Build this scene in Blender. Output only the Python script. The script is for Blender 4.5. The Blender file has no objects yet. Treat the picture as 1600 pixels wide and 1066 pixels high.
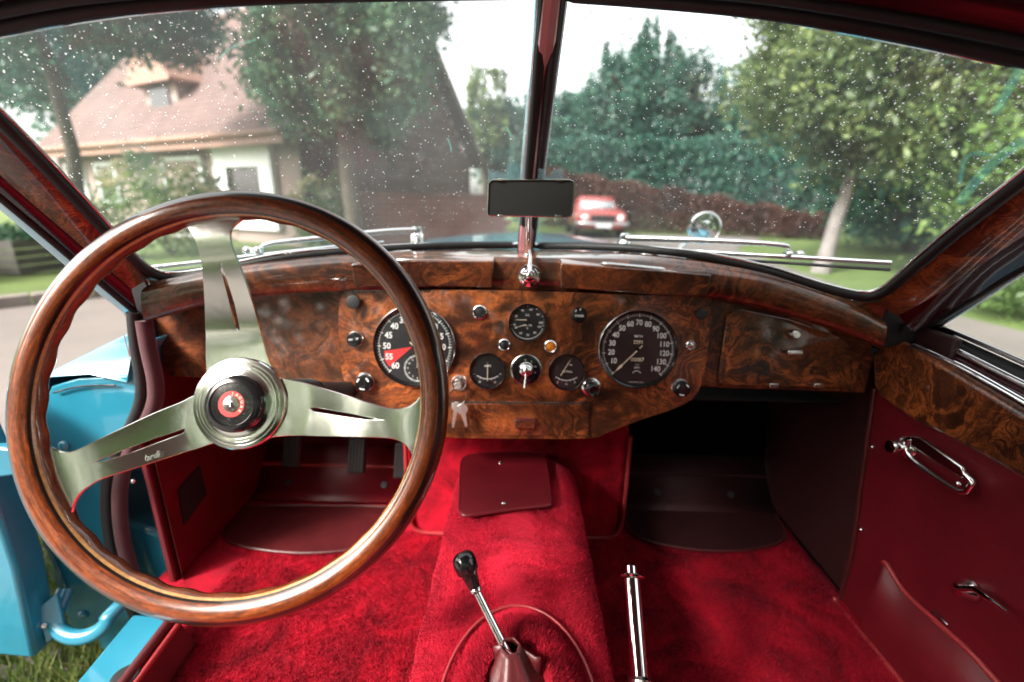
import bpy, bmesh, math, random
import numpy as np
from mathutils import Vector, Matrix

# ------------------------------------------------------------------ camera, light, exposure
SC = bpy.context.scene
COL = SC.collection
H = 1.02                       # eye height above the ground (metres)
FPX = 711.1                    # focal length in photograph pixels
rad = math.radians
_p, _y, _r = rad(16.8), rad(0.95), rad(1.0)
_fw = Vector((0, math.cos(_p), -math.sin(_p)))
_up = Vector((0, math.sin(_p), math.cos(_p)))
_rt = Vector((1, 0, 0))
_Rz = Matrix.Rotation(_y, 3, 'Z')
_fw, _up, _rt = _Rz @ _fw, _Rz @ _up, _Rz @ _rt
_rt, _up = _rt * math.cos(_r) + _up * math.sin(_r), _up * math.cos(_r) - _rt * math.sin(_r)
CAM = Vector((0, 0, H))
cd = bpy.data.cameras.new('camera')
cam = bpy.data.objects.new('camera', cd)
COL.objects.link(cam)
cam.matrix_world = Matrix(((_rt.x, _up.x, -_fw.x, CAM.x), (_rt.y, _up.y, -_fw.y, CAM.y),
                           (_rt.z, _up.z, -_fw.z, CAM.z), (0, 0, 0, 1)))
cd.lens, cd.sensor_width = 16.0, 36.0
cd.clip_start, cd.clip_end = 0.02, 600
cd.dof.use_dof = True
cd.dof.focus_distance = 0.56
cd.dof.aperture_fstop = 2.4
SC.camera = cam

SUN_EL, SUN_AZ = 37, 232       # degrees; azimuth clockwise from +Y
world = bpy.data.worlds.new("World")
SC.world = world
world.use_nodes = True
wn = world.node_tree
wn.nodes.clear()
wo = wn.nodes.new('ShaderNodeOutputWorld')
wb = wn.nodes.new('ShaderNodeBackground')
ws = wn.nodes.new('ShaderNodeTexSky')
ws.sky_type = 'NISHITA'
ws.sun_disc = False
ws.sun_elevation, ws.sun_rotation = rad(SUN_EL), rad(SUN_AZ)
ws.air_density, ws.dust_density, ws.ozone_density = 1.0, 4.0, 1.0
wh = wn.nodes.new('ShaderNodeHueSaturation')
wh.inputs['Saturation'].default_value = 0.22
wn.links.new(ws.outputs[0], wh.inputs['Color'])
wm_ = wn.nodes.new('ShaderNodeMix'); wm_.data_type = 'RGBA'; wm_.blend_type = 'MULTIPLY'; wm_.inputs[0].default_value = 1; wm_.inputs[7].default_value = (1, 0.94, 0.875, 1)
wn.links.new(wh.outputs[0], wm_.inputs[6]); wn.links.new(wm_.outputs[2], wb.inputs[0])
wn.links.new(wb.outputs[0], wo.inputs[0])
wb.inputs[1].default_value = 0.15
sl = bpy.data.lights.new('sun', 'SUN')
sl.energy, sl.angle, sl.color = 1.5, rad(11), (1.0, 0.94, 0.86)
sun = bpy.data.objects.new('sun', sl)
COL.objects.link(sun)
_sd = Vector((math.sin(rad(SUN_AZ)) * math.cos(rad(SUN_EL)), math.cos(rad(SUN_AZ)) * math.cos(rad(SUN_EL)), math.sin(rad(SUN_EL))))
sun.rotation_euler = _sd.to_track_quat('Z', 'Y').to_euler()
SC.view_settings.view_transform = 'Standard'
SC.view_settings.look = 'None'
SC.view_settings.gamma = 1
SC.view_settings.use_curve_mapping = False
SC.view_settings.exposure = 2.25
SC.cycles.max_bounces = 8
SC.cycles.transparent_max_bounces = 24
SC.cycles.use_denoising = True
SC.cycles.sample_clamp_indirect = 6

# ------------------------------------------------------------------ rays: a pixel of the survey photograph onto a real plane
def ray(px, py): return _fw + _rt * ((px - 800) / FPX) + _up * ((533 - py) / FPX)
def oY(px, py, Y): d = ray(px, py); return CAM + d * (Y / d.y)
def oX(px, py, X): d = ray(px, py); return CAM + d * (X / d.x)
def oZ(px, py, Z): d = ray(px, py); return CAM + d * (Z / d.z)       # Z relative to the eye
def oP(px, py, p0, n): d = ray(px, py); return CAM + d * ((p0 - CAM).dot(n) / d.dot(n))
def W(x, y, z): return Vector((x, y, z + H))
def lerp(a, b, t): return a + (b - a) * t
def smooth(pts, k=6, closed=False):
    n = len(pts); out = []
    rng = range(n if closed else n - 1)
    for i in rng:
        if closed: p0, p1, p2, p3 = pts[i - 1], pts[i], pts[(i + 1) % n], pts[(i + 2) % n]
        else: p0, p1, p2, p3 = pts[max(i - 1, 0)], pts[i], pts[i + 1], pts[min(i + 2, n - 1)]
        p0, p1, p2, p3 = map(Vector, (p0, p1, p2, p3))
        for j in range(k):
            t = j / k
            out.append(0.5 * ((2 * p1) + (p2 - p0) * t + (2 * p0 - 5 * p1 + 4 * p2 - p3) * t * t + (3 * p1 - p0 - 3 * p2 + p3) * t ** 3))
    if not closed: out.append(Vector(pts[-1]))
    return out

# ------------------------------------------------------------------ materials
def newmat(name):
    m = bpy.data.materials.new(name); m.use_nodes = True
    return m, m.node_tree.nodes, m.node_tree.links, m.node_tree.nodes['Principled BSDF']
def ramp(N, stops, interp='LINEAR'):
    r = N.new('ShaderNodeValToRGB'); cr = r.color_ramp; cr.interpolation = interp
    while len(cr.elements) < len(stops): cr.elements.new(0.5)
    for e, (p, c) in zip(cr.elements, stops): e.position = p; e.color = (*c, 1)
    return r
def coords(N, L, scale=(1, 1, 1), kind='Object'):
    t = N.new('ShaderNodeTexCoord'); m = N.new('ShaderNodeMapping'); m.inputs['Scale'].default_value = scale
    L.new(t.outputs[kind], m.inputs[0]); return m.outputs[0]
def noise(N, L, vec, scale, detail=4, rough=0.5, dist=0.0):
    n = N.new('ShaderNodeTexNoise'); n.inputs['Scale'].default_value = scale; n.inputs['Detail'].default_value = detail
    n.inputs['Roughness'].default_value = rough; n.inputs['Distortion'].default_value = dist
    L.new(vec, n.inputs['Vector']); return n
def bump(N, L, h, b, strength=0.3, dist=0.001):
    u = N.new('ShaderNodeBump'); u.inputs['Strength'].default_value = strength; u.inputs['Distance'].default_value = dist
    L.new(h, u.inputs['Height']); L.new(u.outputs[0], b.inputs['Normal']); return u
def simple(name, col, rough=0.5, metal=0.0, coat=0.0, var=0.0, vscale=20, spec=0.5, bmp=0.0, bscale=200, bdist=0.0005):
    m, N, L, b = newmat(name)
    b.inputs['Base Color'].default_value = (*col, 1); b.inputs['Roughness'].default_value = rough
    b.inputs['Metallic'].default_value = metal; b.inputs['Coat Weight'].default_value = coat; b.inputs['Coat Roughness'].default_value = 0.04
    b.inputs['Specular IOR Level'].default_value = spec
    v = coords(N, L)
    if var:
        n = noise(N, L, v, vscale, 5, 0.6)
        r = ramp(N, [(0.25, tuple(c * (1 - var) for c in col)), (0.75, tuple(min(1, c * (1 + var)) for c in col))])
        L.new(n.outputs[0], r.inputs[0]); L.new(r.outputs[0], b.inputs['Base Color'])
    if bmp:
        n = noise(N, L, v, bscale, 4, 0.6); bump(N, L, n.outputs[0], b, bmp, bdist)
    return m
def burl(name, dark=(0.012, 0.0045, 0.003), mid=(0.085, 0.026, 0.012), lite=(0.26, 0.075, 0.022), scale=6.0):
    m, N, L, b = newmat(name)
    v = coords(N, L, (1, 1.3, 1.2))
    w = noise(N, L, v, scale * 0.7, 3, 0.5)
    mx = N.new('ShaderNodeVectorMath'); mx.operation = 'MULTIPLY_ADD'
    mx.inputs[1].default_value = (0.35, 0.35, 0.35); L.new(w.outputs['Color'], mx.inputs[0]); L.new(v, mx.inputs[2])
    n1 = noise(N, L, mx.outputs[0], scale, 6, 0.62, 2.6)
    r1 = ramp(N, [(0.28, dark), (0.41, mid), (0.47, lite), (0.515, tuple(c * .5 for c in mid)), (0.56, mid), (0.62, lite), (0.68, mid), (0.74, dark)])
    L.new(n1.outputs[0], r1.inputs[0])
    n1b = noise(N, L, mx.outputs[0], scale * 0.38, 8, 0.68, 1.8)
    r1b = ramp(N, [(0.30, dark), (0.43, mid), (0.49, lite), (0.54, mid), (0.60, tuple(c * .7 for c in lite)), (0.66, dark), (0.74, mid)])
    L.new(n1b.outputs[0], r1b.inputs[0]); nm = noise(N, L, v, 4.5, 3, 0.6); rm = ramp(N, [(0.42, (0, 0, 0)), (0.58, (1, 1, 1))]); L.new(nm.outputs[0], rm.inputs[0])
    mb = N.new('ShaderNodeMix'); mb.data_type = 'RGBA'; L.new(rm.outputs[0], mb.inputs[0]); L.new(r1.outputs[0], mb.inputs[6]); L.new(r1b.outputs[0], mb.inputs[7])
    n2 = noise(N, L, v, scale * 1.1, 5, 0.65, 1.2)
    r2 = ramp(N, [(0.40, (0.16, 0.15, 0.15)), (0.60, (1.1, 1.05, 1.0))])
    L.new(n2.outputs[0], r2.inputs[0])
    n3 = noise(N, L, v, scale * 28, 4, 0.7, 0.5)
    r3 = ramp(N, [(0.35, (0.45, 0.42, 0.4)), (0.6, (1.15, 1.1, 1.0))])
    L.new(n3.outputs[0], r3.inputs[0])
    a = N.new('ShaderNodeMix'); a.data_type = 'RGBA'; a.blend_type = 'MULTIPLY'; a.inputs[0].default_value = 0.75
    L.new(mb.outputs[2], a.inputs[6]); L.new(r2.outputs[0], a.inputs[7])
    c = N.new('ShaderNodeMix'); c.data_type = 'RGBA'; c.blend_type = 'MULTIPLY'; c.inputs[0].default_value = 0.8
    L.new(a.outputs[2], c.inputs[6]); L.new(r3.outputs[0], c.inputs[7])
    L.new(c.outputs[2], b.inputs['Base Color'])
    b.inputs['Roughness'].default_value = 0.35
    b.inputs['Coat Weight'].default_value = 1.0; b.inputs['Coat Roughness'].default_value = 0.05
    n4 = noise(N, L, v, 14, 2); bump(N, L, n4.outputs[0], b, 0.15, 0.002)
    return m
def rimwood(name, c0, c1, c2):
    m, N, L, b = newmat(name)
    # grain follows the rim: polar coordinates around the wheel hub
    t = N.new('ShaderNodeTexCoord'); s = N.new('ShaderNodeSeparateXYZ'); L.new(t.outputs['UV'], s.inputs[0])
    cmb = N.new('ShaderNodeCombineXYZ')
    ma = N.new('ShaderNodeMath'); ma.operation = 'MULTIPLY'; ma.inputs[1].default_value = 14; L.new(s.outputs[0], ma.inputs[0])
    mb = N.new('ShaderNodeMath'); mb.operation = 'MULTIPLY'; mb.inputs[1].default_value = 26; L.new(s.outputs[1], mb.inputs[0])
    L.new(ma.outputs[0], cmb.inputs[0]); L.new(mb.outputs[0], cmb.inputs[1])
    n = noise(N, L, cmb.outputs[0], 1.6, 8, 0.65, 1.2)
    r = ramp(N, [(0.3, c0), (0.5, c1), (0.68, c2)]); L.new(n.outputs[0], r.inputs[0])
    v = coords(N, L); n2 = noise(N, L, v, 260, 3, 0.6)
    r2 = ramp(N, [(0.4, (0.6, 0.55, 0.5)), (0.6, (1, 1, 1))]); L.new(n2.outputs[0], r2.inputs[0])
    a = N.new('ShaderNodeMix'); a.data_type = 'RGBA'; a.blend_type = 'MULTIPLY'; a.inputs[0].default_value = 0.6
    L.new(r.outputs[0], a.inputs[6]); L.new(r2.outputs[0], a.inputs[7]); L.new(a.outputs[2], b.inputs['Base Color'])
    b.inputs['Roughness'].default_value = 0.3; b.inputs['Coat Weight'].default_value = 1; b.inputs['Coat Roughness'].default_value = 0.06
    return m
def carpet(name, dark, lite, bstr=0.8):
    m, N, L, b = newmat(name)
    v = coords(N, L)
    n = noise(N, L, v, 9, 5, 0.65, 1.0)
    r = ramp(N, [(0.32, dark), (0.68, lite)]); L.new(n.outputs[0], r.inputs[0])
    n2 = noise(N, L, v, 420, 4, 0.75)
    r2 = ramp(N, [(0.35, (0.45, 0.45, 0.45)), (0.65, (1.0, 1.0, 1.0))]); L.new(n2.outputs[0], r2.inputs[0])
    a = N.new('ShaderNodeMix'); a.data_type = 'RGBA'; a.blend_type = 'MULTIPLY'; a.inputs[0].default_value = 0.7
    L.new(r.outputs[0], a.inputs[6]); L.new(r2.outputs[0], a.inputs[7]); L.new(a.outputs[2], b.inputs['Base Color'])
    b.inputs['Roughness'].default_value = 0.9; b.inputs['Specular IOR Level'].default_value = 0.1
    b.inputs['Sheen Weight'].default_value = 0.55; b.inputs['Sheen Roughness'].default_value = 0.4
    b.inputs['Sheen Tint'].default_value = (1, 0.12, 0.2, 1)
    ad = N.new('ShaderNodeMath'); ad.operation = 'MULTIPLY_ADD'; ad.inputs[1].default_value = 0.25
    L.new(n2.outputs[0], ad.inputs[0]); L.new(n.outputs[0], ad.inputs[2])
    bump(N, L, ad.outputs[0], b, bstr, 0.006)
    return m
def leafmat(name, a, bcol, cc=None):
    m, N, L, b = newmat(name)
    g = N.new('ShaderNodeNewGeometry')
    st = [(0.0, a), (0.6, bcol)] + ([(1.0, cc)] if cc else [])
    r = ramp(N, st); L.new(g.outputs['Random Per Island'], r.inputs[0])
    v = coords(N, L); n = noise(N, L, v, 0.9, 3, 0.6)
    r2 = ramp(N, [(0.35, (0.55, 0.6, 0.6)), (0.65, (1.25, 1.2, 1.1))]); L.new(n.outputs[0], r2.inputs[0])
    x = N.new('ShaderNodeMix'); x.data_type = 'RGBA'; x.blend_type = 'MULTIPLY'; x.inputs[0].default_value = 1
    L.new(r.outputs[0], x.inputs[6]); L.new(r2.outputs[0], x.inputs[7]); L.new(x.outputs[2], b.inputs['Base Color'])
    b.inputs['Roughness'].default_value = 0.45
    tr = N.new('ShaderNodeBsdfTranslucent'); L.new(x.outputs[2], tr.inputs[0])
    mixs = N.new('ShaderNodeMixShader'); mixs.inputs[0].default_value = 0.35
    L.new(b.outputs[0], mixs.inputs[1]); L.new(tr.outputs[0], mixs.inputs[2])
    L.new(mixs.outputs[0], N['Material Output'].inputs[0])
    return m
def glassmat(name, tint=(0.93, 0.96, 0.96), dust=0.05, rough=0.0, ior=1.45):
    m, N, L, b = newmat(name); N.remove(b)
    tr = N.new('ShaderNodeBsdfTransparent'); tr.inputs[0].default_value = (*tint, 1)
    gl = N.new('ShaderNodeBsdfGlossy'); gl.inputs['Roughness'].default_value = rough
    ge = N.new('ShaderNodeNewGeometry'); dt = N.new('ShaderNodeVectorMath'); dt.operation = 'DOT_PRODUCT'
    L.new(ge.outputs['Normal'], dt.inputs[0]); L.new(ge.outputs['Incoming'], dt.inputs[1])
    ab = N.new('ShaderNodeMath'); ab.operation = 'ABSOLUTE'; L.new(dt.outputs['Value'], ab.inputs[0])
    om = N.new('ShaderNodeMath'); om.operation = 'SUBTRACT'; om.inputs[0].default_value = 1; L.new(ab.outputs[0], om.inputs[1])
    pw = N.new('ShaderNodeMath'); pw.operation = 'POWER'; pw.inputs[1].default_value = 5; L.new(om.outputs[0], pw.inputs[0])
    fr = N.new('ShaderNodeMath'); fr.operation = 'MULTIPLY_ADD'; fr.inputs[1].default_value = 0.96; fr.inputs[2].default_value = 0.02; L.new(pw.outputs[0], fr.inputs[0])
    mx = N.new('ShaderNodeMixShader'); L.new(fr.outputs[0], mx.inputs[0]); L.new(tr.outputs[0], mx.inputs[1]); L.new(gl.outputs[0], mx.inputs[2])
    out = mx
    if dust:
        tl = N.new('ShaderNodeBsdfTranslucent'); tl.inputs[0].default_value = (0.82, 0.9, 0.9, 1)
        v = coords(N, L); n = noise(N, L, v, 5, 5, 0.6, 0.6)
        r = ramp(N, [(0.3, (dust * 0.5,) * 3), (0.75, (dust * 1.7,) * 3)]); L.new(n.outputs[0], r.inputs[0])
        m2 = N.new('ShaderNodeMixShader'); L.new(r.outputs[0], m2.inputs[0]); L.new(mx.outputs[0], m2.inputs[1]); L.new(tl.outputs[0], m2.inputs[2])
        out = m2
    L.new(out.outputs[0], N['Material Output'].inputs[0])
    return m

M = {}
M['burl'] = burl('burl_walnut')
M['burl_lite'] = burl('burl_walnut_panel', (0.009, 0.0035, 0.0025), (0.10, 0.029, 0.012), (0.44, 0.125, 0.034), 7.5)
M['rim'] = rimwood('mahogany', (0.03, 0.006, 0.0025), (0.16, 0.033, 0.007), (0.37, 0.09, 0.016))
M['maple'] = rimwood('maple_strip', (0.45, 0.22, 0.08), (0.6, 0.32, 0.12), (0.68, 0.4, 0.17))
M['ebony'] = simple('ebony_inlay', (0.008, 0.007, 0.006), 0.3, coat=1)
M['alu'] = simple('brushed_aluminium', (0.93, 0.95, 0.90), 0.14, 1.0, bmp=0.25, bscale=9, bdist=0.003)
M['alu_dark'] = simple('engraved_aluminium', (0.25, 0.27, 0.24), 0.4, 1.0)
M['chrome'] = simple('chrome', (0.9, 0.9, 0.92), 0.06, 1.0)
M['chrome_soft'] = simple('worn_chrome', (0.75, 0.74, 0.74), 0.18, 1.0)
M['black'] = simple('black_plastic', (0.01, 0.01, 0.011), 0.18, coat=0.6)
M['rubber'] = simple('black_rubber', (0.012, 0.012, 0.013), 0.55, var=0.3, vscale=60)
M['dial'] = simple('dial_black', (0.008, 0.009, 0.011), 0.5)
M['dial_brown'] = simple('dial_brown', (0.022, 0.010, 0.012), 0.5)
M['print'] = simple('white_print', (0.72, 0.76, 0.76), 0.6)
M['cream'] = simple('cream_needle', (0.75, 0.66, 0.5), 0.5)
M['redprint'] = simple('red_print', (0.55, 0.03, 0.03), 0.5)
M['amber'] = simple('amber_lens', (0.75, 0.26, 0.02), 0.15, coat=1, var=0.25, vscale=300)
M['carpet'] = carpet('crimson_carpet', (0.11, 0.0016, 0.006), (0.52, 0.006, 0.024))
M['fleece'] = carpet('crimson_fleece', (0.20, 0.003, 0.010), (0.62, 0.012, 0.038), 1.0)
M['leather'] = simple('red_leather', (0.115, 0.005, 0.010), 0.40, var=0.25, vscale=12, bmp=0.5, bscale=170, bdist=0.0008)
M['leather_dk'] = simple('dark_red_leather', (0.075, 0.008, 0.010), 0.42, var=0.35, vscale=18, bmp=0.6, bscale=170, bdist=0.0008)
M['piping'] = simple('red_piping', (0.30, 0.03, 0.035), 0.35, bmp=0.2, bscale=400)
M['velvet'] = simple('maroon_velvet', (0.06, 0.007, 0.014), 0.75, bmp=0.4, bscale=600, var=0.2)
M['velvet'].node_tree.nodes['Principled BSDF'].inputs['Sheen Weight'].default_value = 0.25
M['barpaint'] = simple('centre_bar_metal', (0.55, 0.22, 0.24), 0.3, 0.25, coat=0.6)
M['leather_shaded'] = simple('shaded_red_leather', (0.028, 0.004, 0.005), 0.6, bmp=0.3, bscale=280)  # darkened copy of the red leather; passenger footwell shade put into the colour
M['keymetal'] = simple('key_metal', (0.85, 0.82, 0.78), 0.34, 0.9)
M['burl_pillar'] = burl('burl_pillar', (0.03, 0.011, 0.007), (0.20, 0.062, 0.025), (0.55, 0.17, 0.055), 9.0)
M['shade'] = simple('shade_black', (0.006, 0.003, 0.003), 0.95, spec=0.08, bmp=0.4, bscale=500)  # near-black: passenger footwell shade put into the firewall colour; seats share it
M['maroon'] = simple('maroon_gloss', (0.035, 0.004, 0.007), 0.22, coat=0.7, var=0.2, vscale=10)
M['headliner'] = simple('headliner_cloth', (0.10, 0.05, 0.045), 0.9, bmp=0.3, bscale=500)
M['blue'] = simple('sky_blue_paint', (0.018, 0.19, 0.285), 0.3, coat=1.0, var=0.12, vscale=9, bmp=0.05, bscale=14, bdist=0.002)
M['bonnet_skylit'] = simple('blue_paint_skylit', (0.10, 0.30, 0.40), 0.2, coat=1, var=0.08, vscale=4)  # paler copy of the blue paint, with the sky's reflection in the colour
M['glass'] = glassmat('windscreen_glass', dust=0.020)
M['doorglass'] = glassmat('door_glass', dust=0.012)
M['dialglass'] = glassmat('dial_glass', (1, 1, 1), 0.0, 0.03)
M['mirrorback'] = simple('mirror_back', (0.006, 0.007, 0.006), 0.65)
M['grille'] = simple('speaker_mesh', (0.006, 0.005, 0.006), 0.8, bmp=0.5, bscale=900)
def dropmat():
    m, N, L, b = newmat('rain_drop')
    b.inputs['Base Color'].default_value = (0.95, 0.97, 1, 1); b.inputs['Roughness'].default_value = 0.05  # milky white stands in for the bright sky refracted by each drop
    tl = N.new('ShaderNodeBsdfTranslucent'); tl.inputs[0].default_value = (1, 1, 1, 1)
    ms = N.new('ShaderNodeMixShader'); ms.inputs[0].default_value = 0.5
    L.new(b.outputs[0], ms.inputs[1]); L.new(tl.outputs[0], ms.inputs[2]); L.new(ms.outputs[0], N['Material Output'].inputs[0])
    return m
M['drop'] = dropmat()
M['clearplastic'] = glassmat('clear_plastic', (0.72, 0.86, 0.9), 0.15, 0.1)
# outdoors
M['bark'] = simple('bark', (0.075, 0.06, 0.042), 0.9, var=0.4, vscale=6, bmp=0.8, bscale=12, bdist=0.02)
M['bark_pale'] = simple('pale_bark', (0.20, 0.18, 0.175), 0.85, var=0.3, vscale=4, bmp=0.6, bscale=9, bdist=0.02)
M['leaf_teal'] = leafmat('leaf_teal', (0.018, 0.095, 0.075), (0.045, 0.17, 0.13), (0.09, 0.25, 0.16))
M['leaf_mid'] = leafmat('leaf_mid', (0.03, 0.11, 0.065), (0.09, 0.20, 0.11), (0.19, 0.28, 0.14))
M['leaf_dark'] = leafmat('leaf_dark', (0.014, 0.07, 0.06), (0.035, 0.13, 0.105), (0.08, 0.19, 0.13))
M['leaf_lime'] = leafmat('leaf_lime', (0.06, 0.13, 0.03), (0.15, 0.25, 0.075), (0.23, 0.34, 0.11))
M['leaf_olive'] = leafmat('leaf_olive', (0.055, 0.095, 0.04), (0.12, 0.18, 0.065), (0.20, 0.25, 0.09))
M['leaf_dash_reflection'] = leafmat('leaf_dash_reflection', (0.05, 0.018, 0.014), (0.10, 0.036, 0.028), (0.13, 0.06, 0.04))
M['flower'] = leafmat('flower_cream', (0.45, 0.40, 0.22), (0.65, 0.60, 0.40), (0.75, 0.7, 0.55))
M['grass'] = simple('lawn', (0.10, 0.15, 0.035), 0.9, var=0.35, vscale=1.2, bmp=0.8, bscale=30, bdist=0.03)
M['blade'] = leafmat('grass_blade', (0.05, 0.09, 0.02), (0.12, 0.17, 0.05), (0.22, 0.22, 0.09))
M['asphalt'] = simple('asphalt', (0.16, 0.14, 0.13), 0.85, var=0.2, vscale=0.8, bmp=0.5, bscale=60, bdist=0.005)
M['kerb'] = simple('kerb_stone', (0.22, 0.19, 0.17), 0.85, var=0.3, vscale=5)
M['tile'] = simple('roof_tile', (0.14, 0.085, 0.078), 0.75, var=0.25, vscale=1.5)
M['tile_brown'] = simple('brown_roof_tile', (0.065, 0.036, 0.028), 0.8, var=0.3, vscale=1.5)
M['plaster'] = simple('plaster', (0.26, 0.20, 0.18), 0.85, var=0.1, vscale=1)
M['whitepaint'] = simple('white_paint', (0.75, 0.78, 0.82), 0.6, var=0.05)
M['timber'] = simple('orange_timber', (0.27, 0.14, 0.10), 0.6, var=0.2, vscale=3)
M['darkglass'] = simple('dark_window', (0.03, 0.03, 0.035), 0.1)
M['brick'] = simple('brown_brick', (0.15, 0.065, 0.055), 0.85, var=0.3, vscale=3)
M['vanpaint'] = simple('grey_van_paint', (0.05, 0.065, 0.08), 0.3, coat=0.7)
M['redpaint'] = simple('red_car_paint', (0.30, 0.055, 0.05), 0.3, coat=0.8)
M['tyre'] = simple('tyre', (0.02, 0.02, 0.02), 0.8)
M['lamp'] = simple('head_lamp', (0.8, 0.82, 0.85), 0.15, coat=1)
M['greyglass'] = simple('pale_car_glass', (0.36, 0.39, 0.43), 0.15, coat=1)
M['planter'] = simple('planter_box', (0.08, 0.075, 0.07), 0.8, var=0.3, vscale=5)

# ------------------------------------------------------------------ mesh builder
def frame_of(n, hint=Vector((0, 0, 1))):
    n = n.normalized(); x = hint.cross(n)
    if x.length < 1e-4: x = Vector((1, 0, 0)).cross(n)
    x.normalize(); return x, n.cross(x), n
class G:
    def __init__(s): s.v, s.f, s.m, s.uv = [], [], [], {}
    def add(s, vs, fs, mi=0):
        o = len(s.v); s.v += [tuple(v) for v in vs]
        for f in fs: s.f.append([i + o for i in f]); s.m.append(mi)
        return s
    def grid(s, rows, mi=0, closed_u=False, closed_v=False):
        nr, nc = len(rows), len(rows[0]); vs = [p for r in rows for p in r]; fs = []
        for i in range(nr if closed_v else nr - 1):
            for j in range(nc if closed_u else nc - 1):
                a, b = i * nc + j, i * nc + (j + 1) % nc; c, d = ((i + 1) % nr) * nc + (j + 1) % nc, ((i + 1) % nr) * nc + j
                fs.append((a, b, c, d))
        return s.add(vs, fs, mi)
    def tube(s, pts, r, n=10, closed=False, mi=0, flat=1.0, hint=None):
        pts = [Vector(p) for p in pts]; k = len(pts)
        rs = r if isinstance(r, (list, tuple)) else [r] * k
        rows = []; prev = None
        for i in range(k):
            if closed: t = pts[(i + 1) % k] - pts[i - 1]
            else: t = pts[min(i + 1, k - 1)] - pts[max(i - 1, 0)]
            t.normalize()
            if prev is None:
                a = (hint or (Vector((0, 0, 1)) if abs(t.z) < 0.9 else Vector((1, 0, 0))))
            else: a = prev
            a = (a - t * a.dot(t)).normalized(); prev = a; b = t.cross(a)
            rows.append([pts[i] + (a * math.cos(q) + b * math.sin(q) * flat) * rs[i] for q in (2 * math.pi * j / n for j in range(n))])
        s.grid(rows, mi, closed_u=True, closed_v=closed)
        if not closed:
            s.add(rows[0], [tuple(range(n))[::-1]], mi); s.add(rows[-1], [tuple(range(n))], mi)
        return s
    def lathe(s, prof, o, ax, n=32, mi=0, hint=Vector((0, 0, 1))):
        x, y, z = frame_of(ax, hint)
        rows = [[o + (x * math.cos(q) + y * math.sin(q)) * r + z * h for q in (2 * math.pi * j / n for j in range(n))] for r, h in prof]
        s.grid(rows, mi, closed_u=True)
        return s
    def prism(s, pts, vec, mi=0, mi_side=None):
        n = len(pts); a = [Vector(p) for p in pts]; b = [p + vec for p in a]
        o = len(s.v); s.v += [tuple(v) for v in a + b]
        s.f.append([o + i for i in range(n)][::-1]); s.m.append(mi)
        s.f.append([o + n + i for i in range(n)]); s.m.append(mi)
        for i in range(n):
            s.f.append([o + i, o + (i + 1) % n, o + n + (i + 1) % n, o + n + i]); s.m.append(mi if mi_side is None else mi_side)
        return s
    def box(s, c, hx, hy, hz, X=Vector((1, 0, 0)), Y=Vector((0, 1, 0)), Z=Vector((0, 0, 1)), mi=0):
        q = [c + X * (hx * a) + Y * (hy * b) + Z * (hz * d) for a in (-1, 1) for b in (-1, 1) for d in (-1, 1)]
        return s.add(q, [(0, 1, 3, 2), (4, 6, 7, 5), (0, 4, 5, 1), (2, 3, 7, 6), (0, 2, 6, 4), (1, 5, 7, 3)], mi)
    def ball(s, c, r, ax=(1, 1, 1), n=16, mi=0, half=False, Z=Vector((0, 0, 1))):
        x, y, z = frame_of(Z, Vector((0, 1, 0)) if abs(Z.z) > 0.9 else Vector((0, 0, 1))); rows = []
        m = n // 2
        for i in range(m + 1):
            ph = (math.pi / 2 - (math.pi / 2 if half else math.pi) * i / m)
            rows.append([c + (x * math.cos(q) * ax[0] + y * math.sin(q) * ax[1]) * (r * math.cos(ph)) + z * (r * math.sin(ph) * ax[2]) for q in (2 * math.pi * j / n for j in range(n))])
        return s.grid(rows, mi, closed_u=True)
    def build(s, name, mats, parent=None, angle=35, bevel=0, solid=0, weld=True, label=None, kind=None, seg=2, off=0, sub=0, esplit=0):
        if not isinstance(mats, (list, tuple)): mats = [mats]
        me = bpy.data.meshes.new(name); me.from_pydata(s.v, [], s.f)
        for m in mats: me.materials.append(m)
        me.polygons.foreach_set('material_index', s.m)
        bm = bmesh.new(); bm.from_mesh(me)
        if weld: bmesh.ops.remove_doubles(bm, verts=bm.verts, dist=1e-5)
        bmesh.ops.recalc_face_normals(bm, faces=bm.faces)
        bm.to_mesh(me); bm.free()
        me.polygons.foreach_set('use_smooth', [True] * len(me.polygons))
        me.set_sharp_from_angle(angle=rad(angle))
        o = bpy.data.objects.new(name, me); COL.objects.link(o)
        if parent: o.parent = parent
        if sub:
            d = o.modifiers.new('sub', 'SUBSURF'); d.levels = d.render_levels = sub
        if solid:
            d = o.modifiers.new('solid', 'SOLIDIFY'); d.thickness = solid; d.offset = off
        if bevel:
            d = o.modifiers.new('bev', 'BEVEL'); d.width = bevel; d.segments = seg; d.limit_method = 'ANGLE'; d.angle_limit = rad(40); d.harden_normals = False
        if esplit:
            d = o.modifiers.new('split', 'EDGE_SPLIT'); d.split_angle = rad(esplit)
        if label: o['label'] = label
        if kind: o['kind'] = kind
        return o
def thing(name, label, cat, loc=(0, 0, 0), group=None):
    o = bpy.data.objects.new(name, None); COL.objects.link(o); o.location = loc
    o['label'] = label; o['category'] = cat
    if group: o['group'] = group
    o.empty_display_size = 0.1
    return o
def hold(o, t):                                     # parent a mesh drawn in world coordinates to a thing that stands elsewhere
    o.parent = t; o.matrix_parent_inverse = Matrix.Translation(-t.location); return o
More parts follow.
